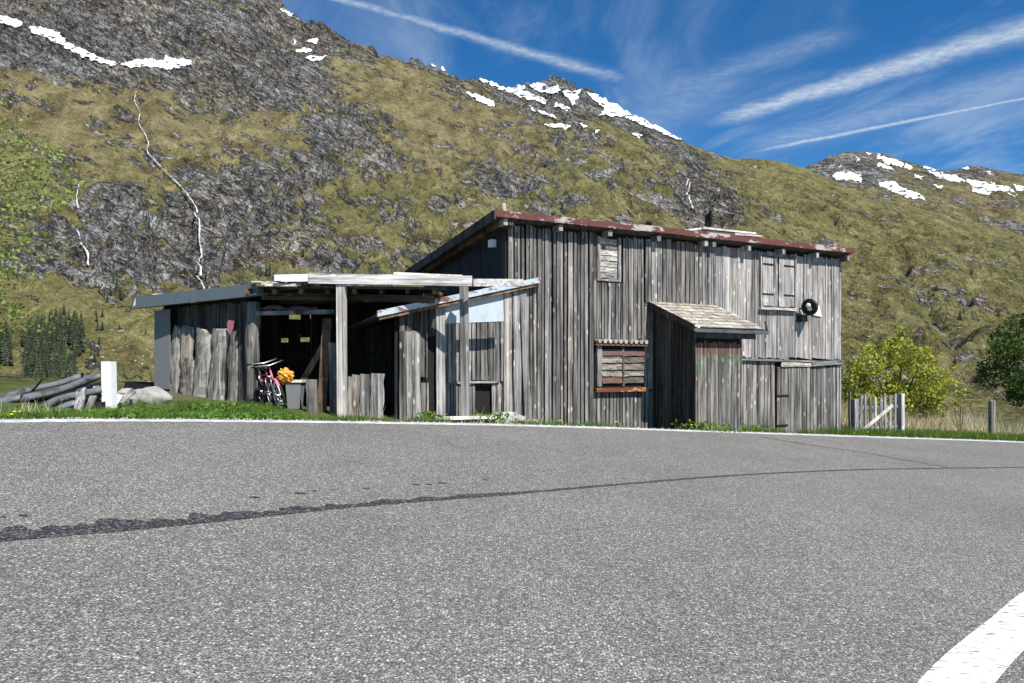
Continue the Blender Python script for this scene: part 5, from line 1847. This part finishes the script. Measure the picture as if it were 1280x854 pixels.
gate = thing('picket_gate', BW @ Matrix.Translation((13.4, -0.1, lgz(13.4, -0.1))), 'weathered wooden picket gate with diagonal brace right of the barn', 'gate')
x0g, _ = fl(1075, 520, 0.1)
x1g, _ = fl(1118, 520, 0.1)
zt_g = fl(1095, 494, 0.1)[1]
zb_g = fl(1095, 541, 0.1)[1]
for k in range(8):
    x = x0g + (x1g - x0g) * k / 7
    h = zt_g - zb_g + random.uniform(-0.06, 0.06)
    plank(gate, bl(x, -0.14, zb_g), ux * 0.105, uy * 0.03, uz * h + ux * random.uniform(-0.04, 0.04), 'board_pale', 'picket', 0.08)
for z in (zb_g + (zt_g - zb_g) * 0.68, zb_g + 0.16):
    plank(gate, bl(x0g - 0.12, -0.105, z), uz * 0.10, uy * 0.03, ux * (x1g - x0g + 0.28), 'board_pale', 'rail')
aa = bl(x0g + 0.02, -0.175, zb_g + 0.10)
bb_ = bl(x1g - 0.2, -0.175, zb_g + (zt_g - zb_g) * 0.72)
MB().bar(aa, bb_, 0.03, 0.11, up=uz).obj('brace', 'board_white', gate)
for pxp, ytop, w, m, lab in ((1068, 499, 0.17, 'board_pale', 'grey gate post between the barn and the picket gate'), (1126, 492, 0.17, 'post_white', 'pale gate post at the right end of the picket gate')):
    x, zt = fl(pxp, ytop, 0.1)
    o = MB().bar(bl(x, -0.1, lgz(x, -0.1) - 0.15), bl(x, -0.1, zt), w, w, up=uy, jit=0.008).obj('gate_post', m)
    tag(o, lab, 'post')
x, zt = fl(1062, 490, 0.1)
tag(MB().bar(bl(x, -0.1, lgz(x, -0.1) - 0.1), bl(x, -0.1, zt), 0.06, 0.06, up=uy, jit=0.006).obj('stake', 'board'), 'thin grey stake beside the barn corner', 'stake')
x, zt = fl(1121, 495, -0.2)
tag(MB().bar(bl(x, 0.2, lgz(x, 0.2) - 0.1), bl(x, 0.2, zt), 0.13, 0.1, up=uy, jit=0.006).obj('stake', 'board_dark'), 'dark stake just left of the pale gate post', 'stake')
pp = at(1240, 500, 27.0)
o = MB().tube([Vector((pp.x, pp.y, gz(pp.x, pp.y) - 0.2)), Vector((pp.x, pp.y, pp.z - 0.05)), Vector((pp.x, pp.y, pp.z))], [0.12, 0.12, 0.09], 10).obj('fence_post', 'log')
tag(o, 'lone round fence post in dry grass at right', 'post')

# ------------------------------------------------------------------ plants
def leaf_cloud(name, pts, size, m, parent, nrm=None, aspect=0.6, kind='stuff', up=0.2):
    """pts (n,3): one bent two-triangle leaf at each point, random facing"""
    n = len(pts)
    th = rng.uniform(0, 2 * np.pi, n)
    cz = rng.uniform(-1, 1, n)
    d = np.stack([np.sqrt(1 - cz ** 2) * np.cos(th), np.sqrt(1 - cz ** 2) * np.sin(th), cz], -1)
    r = rng.normal(size=(n, 3))
    e = np.cross(d, r)
    e /= np.linalg.norm(e, axis=1)[:, None] + 1e-9
    f = np.cross(d, e)
    s = size * rng.uniform(0.6, 1.35, n)[:, None]
    a = pts - d * s * 0.5
    b = pts + e * s * aspect * 0.5 + f * s * 0.08
    c = pts + d * s * 0.5
    g = pts - e * s * aspect * 0.5 + f * s * 0.08
    V = np.stack([a, b, c, g], 1).reshape(-1, 3)
    return poly_cloud(name, V, 4, m, parent, kind)


def poly_cloud(name, V, k, m, parent, kind='stuff'):
    V = V.astype(np.float32)
    if parent is not None:
        inv = np.array(WM[parent].inverted())
        V = V @ inv[:3, :3].T.astype(np.float32) + inv[:3, 3].astype(np.float32)
    nf = len(V) // k
    me = bpy.data.meshes.new(name)
    me.vertices.add(len(V))
    me.vertices.foreach_set('co', V.ravel())
    me.loops.add(nf * k)
    me.loops.foreach_set('vertex_index', np.arange(nf * k, dtype=np.int32))
    me.polygons.add(nf)
    me.polygons.foreach_set('loop_start', np.arange(nf, dtype=np.int32) * k)
    me.polygons.foreach_set('loop_total', np.full(nf, k, np.int32))
    me.materials.append(M[m])
    me.update(calc_edges=True)
    o = bpy.data.objects.new(name, me)
    _link(o, parent, WM[parent] if parent is not None else None)
    if kind:
        o['kind'] = kind
    return o


def clump_points(centers, radii, per, flat_=0.8):
    out = []
    for c, r in zip(centers, radii):
        n = int(per * r * r)
        v = rng.normal(size=(n, 3))
        v /= np.linalg.norm(v, axis=1)[:, None]
        rad = r * rng.uniform(0.35, 1.0, n) ** 0.5
        out.append(np.array(c) + v * rad[:, None] * np.array([1, 1, flat_]))
    return np.concatenate(out)


def limb_set(mb, base, tips, r0, r1):
    for t in tips:
        base_ = Vector(base)
        t = Vector(t)
        m1 = base_.lerp(t, 0.5) + Vector((random.uniform(-0.2, 0.2), random.uniform(-0.2, 0.2), 0.15 * (t - base_).length))
        mb.tube([base_, m1, t], [r0, (r0 + r1) / 2, r1], 6)


# yellow-green shrub behind the gate
bc = at(1120, 520, 28.5)
g = gz(bc.x, bc.y)
shrub = thing('shrub', Vector((bc.x, bc.y, g)), 'rounded shrub with bright yellow-green leaves behind the picket gate', 'shrub')
cs, rs = [], []
for px_, py_, r in ((1072, 478, 0.55), (1088, 455, 0.6), (1108, 445, 0.62), (1128, 443, 0.6), (1150, 455, 0.6), (1168, 470, 0.5), (1172, 490, 0.4), (1135, 475, 0.75), (1100, 480, 0.75), (1075, 500, 0.55), (1120, 500, 0.8), (1155, 490, 0.6), (1150, 510, 0.6),
                    (1062, 492, 0.35), (1112, 432, 0.35), (1132, 430, 0.3), (1156, 442, 0.35), (1180, 476, 0.28), (1090, 440, 0.35), (1070, 460, 0.35), (1165, 512, 0.5), (1098, 515, 0.7)):
    cs.append(at(px_, py_, 28.5 + random.uniform(-0.9, 0.9)))
    rs.append(r)
for k in range(14):
    q = random.choice(cs[:20])
    cs.append(q + Vector((random.uniform(-0.5, 0.5), random.uniform(-0.4, 0.4), random.uniform(0.15, 0.6))))
    rs.append(random.uniform(0.14, 0.24))
leaf_cloud('foliage', clump_points(cs, rs, 1550), 0.115, 'leaf_bush', shrub)
mb = MB()
limb_set(mb, (bc.x, bc.y, g - 0.1), cs[:12], 0.05, 0.012)
mb.obj('branches', 'trunk', shrub)

# small saplings right of the shrub
bc = at(1200, 520, 27.8)
sap = thing('sapling', Vector((bc.x, bc.y, gz(bc.x, bc.y))), 'small thin yellow-green sapling between the shrub and the fence post', 'sapling')
cs2 = [at(1196, 496, 27.8), at(1208, 490, 27.9), at(1204, 506, 27.7), at(1188, 506, 27.7)]
leaf_cloud('foliage', clump_points(cs2, [0.3, 0.25, 0.3, 0.28], 420), 0.11, 'leaf_bush', sap)
mb = MB()
limb_set(mb, (bc.x, bc.y, gz(bc.x, bc.y) - 0.05), cs2, 0.02, 0.008)
mb.obj('branches', 'trunk', sap)

# dark leafy tree at right edge
bc = at(1330, 500, 31.0)
g = gz(bc.x, bc.y)
tree = thing('leafy_tree', Vector((bc.x, bc.y, g)), 'dark green leafy tree cut off by the right edge of the frame', 'tree')
cs, rs = [], []
for k in range(46):
    a = random.uniform(0, 6.283)
    rr = random.uniform(0.2, 1.0) ** 0.5
    zz = random.uniform(-1, 1)
    q = math.sqrt(max(0, 1 - zz * zz)) * rr
    cs.append(Vector((bc.x + math.cos(a) * 2.9 * q, bc.y + math.sin(a) * 2.6 * q, at(0, 455, 31).z + zz * 1.9)))
    rs.append(random.uniform(0.4, 0.75))
for px_, py_, r in ((1250, 425, 0.5), (1262, 412, 0.5), (1246, 440, 0.45), (1258, 455, 0.55), (1270, 470, 0.55), (1272, 400, 0.4), (1275, 490, 0.5), (1243, 428, 0.3), (1265, 438, 0.6)):
    cs.append(at(px_, py_, 31 + random.uniform(-0.6, 0.6)))
    rs.append(r)
leaf_cloud('foliage', clump_points(cs, rs, 800), 0.13, 'leaf_dark', tree)
mb = MB()
top = Vector((bc.x, bc.y, g + 1.6))
mb.tube([Vector((bc.x, bc.y, g - 0.2)), top], [0.2, 0.14], 10)
mb.obj('trunk', 'trunk', tree)
mb = MB()
limb_set(mb, top, cs[::3], 0.07, 0.015)
mb.obj('limbs', 'trunk', tree)

# pale leafed tree standing just outside the frame at left: its twigs hang into view
bc = Vector((-13.6, 17.0, 0))
g = gz(bc.x, bc.y)
ltree = thing('leafy_tree', Vector((bc.x, bc.y, g)), 'pale green spring-leafed tree whose sparse twigs hang in from the left edge', 'tree')
cs, rs = [], []
tw = MB()
crown0 = Vector((bc.x, bc.y, g + 2.2))
mbt = MB()
mbt.tube([Vector((bc.x, bc.y, g - 0.2)), Vector((bc.x + 0.1, bc.y, g + 1.2)), crown0, Vector((bc.x - 0.1, bc.y, g + 4.5)), Vector((bc.x, bc.y, g + 6.6))], [0.22, 0.19, 0.16, 0.10, 0.04], 10)
mbt.obj('trunk', 'trunk', ltree)
ends = [(95, 215), (80, 235), (60, 200), (45, 190), (30, 205), (70, 215), (20, 240), (50, 250), (85, 200), (10, 180), (35, 260), (15, 290), (5, 330), (20, 345), (38, 300), (10, 400), (30, 392), (45, 400), (4, 420), (60, 310), (5, 270), (60, 178), (25, 170), (-20, 230), (-30, 300), (-40, 180), (10, 365), (72, 250), (40, 225), (-40, 380), (15, 150), (5, 120)]
for px_, py_ in ends:
    p = at(px_, py_, 16.2 + random.uniform(-1.2, 1.2))
    b0 = Vector((bc.x, bc.y, min(max(p.z - 0.9, g + 1.5), g + 6.2)))
    m1 = b0.lerp(p, 0.6) + Vector((0, 0, 0.25))
    q1_ = b0.lerp(m1, 0.5) + Vector((random.uniform(-0.2, 0.2), random.uniform(-0.2, 0.2), random.uniform(0.0, 0.3)))
    q2_ = m1.lerp(p, 0.5) + Vector((random.uniform(-0.1, 0.1), random.uniform(-0.1, 0.1), random.uniform(-0.05, 0.15)))
    tw.tube([b0, q1_, m1, q2_, p], [0.022, 0.015, 0.010, 0.006, 0.003], 5)
    cs.append(p)
    rs.append(random.uniform(0.3, 0.5))
    cs.append(m1.lerp(p, 0.5))
    rs.append(random.uniform(0.28, 0.42))
for k in range(26):
    cs.append(Vector((bc.x + random.uniform(-2.2, 1.3), bc.y + random.uniform(-1.8, 1.8), g + random.uniform(2.5, 7.0))))
    rs.append(random.uniform(0.5, 0.8))
tw.obj('twigs', 'trunk', ltree)
leaf_cloud('foliage', clump_points(cs, rs, 200, 0.7), 0.10, 'leaf_pale', ltree)

# grasses ------------------------------------------------------------------
def blades(name, pts, h, w, m, bend=0.35, hv=0.5, kind='stuff'):
    n = len(pts)
    a = rng.uniform(0, 2 * np.pi, n)
    hh = h * rng.uniform(1 - hv, 1 + hv, n)
    dx, dy = np.cos(a), np.sin(a)
    b = rng.uniform(0.1, 1, n) * bend * hh
    b2 = rng.uniform(0, 2 * np.pi, n)
    tip = pts + np.stack([np.cos(b2) * b, np.sin(b2) * b, hh], -1)
    ww = w * rng.uniform(0.6, 1.3, n)
    l = pts + np.stack([dx * ww, dy * ww, np.zeros(n)], -1)
    r = pts - np.stack([dx * ww, dy * ww, np.zeros(n)], -1)
    return poly_cloud(name, np.stack([l, r, tip], 1).reshape(-1, 3), 3, m, None, kind)


def scatter(n, x0, x1, d0, d1, keep=None):
    """points in a band d0..d1 beyond the road edge"""
    L = EC[(EC[:, 0] > x0 - 3) & (EC[:, 0] < x1 + 3)]
    x = rng.uniform(x0, x1, n * 3)
    y = np.interp(x, L[:, 0], L[:, 1])
    sl = np.interp(x, L[:-1, 0], np.diff(L[:, 1]) / np.diff(L[:, 0]))
    d = rng.uniform(d0, d1, n * 3)
    cosn = 1 / np.sqrt(1 + sl ** 2)
    xx = x - d * sl * cosn
    yy = y + d * cosn
    ok = np.ones(len(xx), bool)
    if keep is not None:
        ok &= keep(xx, yy)
    xx, yy = xx[ok][:n], yy[ok][:n]
    return np.stack([xx, yy, ground_z(xx, yy) - 0.01], -1)


def not_in_barn(x, y):
    vx, vy = x - BO.x, y - BO.y
    lx = vx * ux.x + vy * ux.y
    ly = vx * uy.x + vy * uy.y
    return ~(((lx > -0.1) & (lx < 12) & (ly > -0.1)) | ((lx > P0 - 0.1) & (lx < P1 + 0.1) & (ly > -PD - 0.05)))


g1 = scatter(15000, -8.5, -3.4, 0.06, 2.6, lambda x, y: (y < 17.0) & (fbm(x / 0.8, y / 0.8, 3, 3) > -0.35))
g2 = scatter(5000, -3.6, 10.5, 0.02, 0.5, lambda x, y: not_in_barn(x, y) & (fbm(x / 1.3, y / 1.3, 3, 9) > 0.0))
g3 = scatter(22000, 10.0, 21, 0.02, 2.6, not_in_barn)
g4 = scatter(6000, -12, -6, 0.02, 3.0, lambda x, y: fbm(x / 0.8, y / 0.8, 3, 13) > -0.1)
blades('verge_grass', np.concatenate([g1, g2, g4]), 0.13, 0.008, 'grass')
blades('verge_grass', g3, 0.24, 0.010, 'grass')
d1 = scatter(7000, 11.0, 22, 2.2, 6.0, lambda x, y: not_in_barn(x, y) & (fbm(x / 1.5, y / 1.5, 3, 19) > -0.2))
d2 = scatter(160, -7.6, -6.4, 0.5, 1.4)
d3 = scatter(60, -3.0, 3, 0.1, 0.5, not_in_barn)
blades('dry_grass', d1, 0.66, 0.012, 'straw', 0.8, 0.65)
blades('dry_grass', np.concatenate([d2, d3]), 0.26, 0.010, 'straw', 0.7)
w1 = scatter(9000, -8.2, -3.7, 0.05, 2.2, lambda x, y: (y < 16.9) & (fbm(x / 0.9, y / 0.9, 3, 23) > -0.1))
w1[:, 2] += rng.uniform(0.01, 0.11, len(w1))
w2 = scatter(1500, -12, -7.3, 0.05, 1.8, lambda x, y: fbm(x / 0.7, y / 0.7, 3, 29) > 0.05)
w2[:, 2] += rng.uniform(0.02, 0.22, len(w2))
w3 = np.concatenate([np.array(bl(4.6, -1.85, 0)) + rng.normal(size=(260, 3)) * np.array([0.35, 0.15, 0.0]), np.array(bl(-0.9, -0.85, 0)) + rng.normal(size=(220, 3)) * np.array([0.28, 0.12, 0]),
                     np.array(bl(-2.3, -0.9, 0)) + rng.normal(size=(150, 3)) * np.array([0.16, 0.10, 0]), np.array(bl(7.2, -0.9, 0)) + rng.normal(size=(120, 3)) * np.array([0.3, 0.1, 0])])
w3[:, 2] = ground_z(w3[:, 0], w3[:, 1]) + rng.uniform(0.02, 0.26, len(w3))
leaf_cloud('leafy_weeds', np.concatenate([w1, w2, w3]), 0.085, 'weed', None, aspect=0.7)

# loose grit along the crumbling road edge
pg = np.concatenate([scatter(2600, -9, 21, -0.10, 0.35, not_in_barn), scatter(500, -4, 2, 0.1, 1.0, not_in_barn)])
pg[:, 2] = np.maximum(pg[:, 2], np.where(edge_dist(pg[:, 0], pg[:, 1]) < 0.02, plane_z(pg[:, 0], pg[:, 1]), -9)) + 0.012
sz = rng.uniform(0.008, 0.03, len(pg))[:, None]
tv = np.array([[1, 0, -.5], [-.6, .8, -.5], [-.6, -.8, -.5], [0, 0, .6]]) 
tf = [(0, 1, 3), (1, 2, 3), (2, 0, 3)]
an = rng.uniform(0, 6.28, len(pg))
allv = []
for f in tf:
    for k in f:
        x_, y_ = tv[k, 0] * np.cos(an) - tv[k, 1] * np.sin(an), tv[k, 0] * np.sin(an) + tv[k, 1] * np.cos(an)
        allv.append(pg + np.stack([x_, y_, np.full(len(pg), tv[k, 2])], -1) * sz)
poly_cloud('gravel', np.stack(allv, 1).reshape(-1, 3), 3, 'stone', None)

# dandelions
dme = MB().tube([(0, 0, 0), (0.01, 0, 0.16)], 0.004, 5).mesh('dandelion', 'grass')
head = MB().tube([(0.01, 0, 0.155), (0.01, 0, 0.17), (0.01, 0, 0.185)], [0.02, 0.036, 0.012], 9)
first = None
spots = [(700, 0.3), (770, 0.25), (905, 0.25), (1012, 0.3), (1130, 0.5), (1138, 0.9), (1150, 0.4), (1163, 0.7), (1178, 1.1), (1186, 0.5), (1197, 0.4), (1205, 0.9), (1222, 0.6), (1230, 0.4), (1247, 0.5), (1258, 0.8), (1270, 0.5), (1110, 0.4), (1085, 0.35), (15, 0.15), (24, 0.2), (18, 0.35), (1068, 0.4), (865, 0.2)]
hm = head.mesh('flower', 'yellow')
for px_, d in spots:
    a = (px_ - 640) / FPX
    i = np.argmin(np.abs(EC[:, 0] / np.maximum(EC[:, 1], 1) - a) + (EC[:, 1] < 2) * 9)
    p = EC[i]
    y = p[1] + d
    x = a * y
    W = Matrix.Translation((x, y, gz(x, y))) @ Matrix.Rotation(random.uniform(0, 6), 4, 'Z') @ Matrix.Scale(random.uniform(0.6, 0.9), 4)
    t = thing('dandelion', W, 'small yellow dandelion flower in the green roadside grass', 'flower', 'dandelions along the verge')
    obj('stem', dme, t, W)
    obj('flower', hm, t, W)

# ------------------------------------------------------------------ spruces on the slope
def spruce_mesh(seed):
    r = random.Random(seed)
    mb = MB()
    tiers, n = r.choice((8, 9, 11)), r.choice((7, 8, 9))
    fat = r.uniform(0.75, 1.35)
    for k in range(tiers):
        t = k / tiers
        z0 = 0.10 + 0.86 * t
        R = 0.21 * fat * (1 - t) ** r.uniform(0.75, 0.95) * r.uniform(0.85, 1.15) + 0.012
        hh = 0.20 * (1 - 0.45 * t)
        ph = r.uniform(0, 6)
        vs = [(0, 0, z0 + hh)]
        for j in range(2 * n):
            a = 6.283 * j / (2 * n) + ph
            q = R * (r.uniform(0.85, 1.15) if j % 2 == 0 else r.uniform(0.45, 0.65))
            vs.append((q * math.cos(a), q * math.sin(a), z0 - (0.03 if j % 2 == 0 else 0.0) + r.uniform(-0.012, 0.012)))
        fs = [(0, j + 1, (j + 1) % (2 * n) + 1) for j in range(2 * n)]
        mb.add(vs, fs)
    return mb.mesh('crown', 'needle' if seed % 3 else 'needle_light')


CR = [spruce_mesh(k) for k in range(8)]
TR = MB().tube([(0, 0, -0.05), (0, 0, 0.25)], [0.022, 0.014], 6).mesh('trunk', 'trunk')


def spruce(px_, py_, hpx, label, group):
    r = hit(px_, py_)
    if r is None:
        return
    p = r[0]
    h = hpx / FPX * p.y
    W = Matrix.Translation(p - Vector((0, 0, 0.3))) @ Matrix.Rotation(random.uniform(0, 6), 4, 'Z') @ Matrix.Diagonal((h * random.uniform(0.8, 1.05), h * random.uniform(0.8, 1.05), h, 1))
    t = thing('spruce_tree', W, label, 'tree', group)
    obj('crown', random.choice(CR), t, W)
    obj('trunk', TR, t, W)


wl = 'dark spruce in the dense wood at the foot of the slope on the left'
random.seed(21)
cnt = 0
while cnt < 230:
    px_, py_ = random.uniform(-25, 104), random.uniform(405, 492)
    top = 412 + max(0, (60 - px_)) * 0.15
    if px_ < 45 and py_ < 425:
        continue
    if py_ < top - 2:
        continue
    # clearings
    if (abs(px_ - 22) < 9 and py_ > 436) or (px_ < 14 and py_ > 462) or (px_ > 92 and py_ > 458):
        continue
    spruce(px_, py_, random.uniform(20, 34) * (0.85 + (py_ - 405) / 300), wl, 'spruces in the wood at left')
    cnt += 1
for px_, py_, h in ((70, 396, 14), (80, 394, 16), (86, 400, 15), (64, 400, 16), (75, 402, 16), (94, 398, 12), (95, 420, 14), (120, 394, 10), (128, 396, 12), (121, 402, 11), (122, 413, 14), (128, 412, 12), (149, 412, 10), (182, 417, 8), (124, 431, 12), (122, 445, 14),
                    (118, 452, 18), (114, 444, 10), (124, 366, 14), (138, 370, 16), (146, 362, 20), (150, 374, 18), (142, 352, 16), (134, 378, 12), (183, 278, 14), (120, 360, 9)):
    spruce(px_, py_, h, 'scattered dark spruce on the open slope left of the shed', 'scattered spruces left of the shed')
for px_, py_, h in ((384, 280, 8), (397, 270, 9), (379, 320, 10), (407, 330, 12), (412, 328, 9), (333, 345, 16), (326, 346, 14), (337, 344, 18), (322, 344, 12), (372, 300, 8), (355, 324, 9)):
    spruce(px_, py_, h, 'small dark spruce on the craggy slope above the shed', 'spruces above the shed')
LONE = {(1128, 422): 'lone dark spruce standing just above the top of the yellow-green shrub', (1194, 455): 'round dark spruce on the slope level with the right side of the shrub',
        (1229, 468): 'topmost of the little dark spruces on the slope above the lone fence post', (1237, 474): 'second dark spruce down in the row above the lone fence post',
        (1241, 484): 'lowest dark spruce in the row just above the lone fence post', (1200, 400): 'tall dark spruce beneath the grey rock band right of the barn',
        (1222, 481): 'tiny dark spruce low on the slope left of the row above the fence post', (1090, 410): 'tiny dark spruce on the slope between barn corner and shrub top',
        (1164, 395): 'tiny dark spruce below the left end of the rock band', (1248, 395): 'small dark spruce on the slope above the right-edge tree'}
for px_, py_, h in ((1128, 422, 15), (1194, 455, 11), (1229, 468, 11), (1237, 474, 9), (1241, 484, 10), (1200, 400, 14), (1222, 481, 7), (1090, 410, 7), (1164, 395, 7), (1248, 395, 9)):
    spruce(px_, py_, h, LONE[(px_, py_)], 'spruces right of the barn')

# pale boulders strewn over the grassy slope
random.seed(5)
bms = []
for k in range(3):
    bm = bmesh.new()
    bmesh.ops.create_icosphere(bm, subdivisions=1, radius=1)
    for v in bm.verts:
        v.co *= random.uniform(0.7, 1.2)
    me = bpy.data.meshes.new('slope_boulder')
    bm.to_mesh(me)
    bm.free()
    me.materials.append(M['stone'])
    bms.append(me)
for k in range(60):
    if k < 34:
        px_, py_ = random.uniform(1060, 1275), random.uniform(395, 500)
    else:
        px_, py_ = random.uniform(96, 190), random.uniform(400, 480)
    r = hit(px_, py_)
    if r is None:
        continue
    s = random.uniform(0.7, 2.0) / FPX * r[0].y
    o = obj('slope_boulder', random.choice(bms), None, Matrix.Translation(r[0]) @ Matrix.Diagonal((s * 1.3, s, s * 0.8, 1)))
    if k < 34:
        tag(o, 'small pale boulder lying on the grassy slope right of the barn', 'boulder', 'boulders on the right slope')
    else:
        tag(o, 'small pale boulder lying on the slope left of the shed', 'boulder', 'boulders on the left slope')
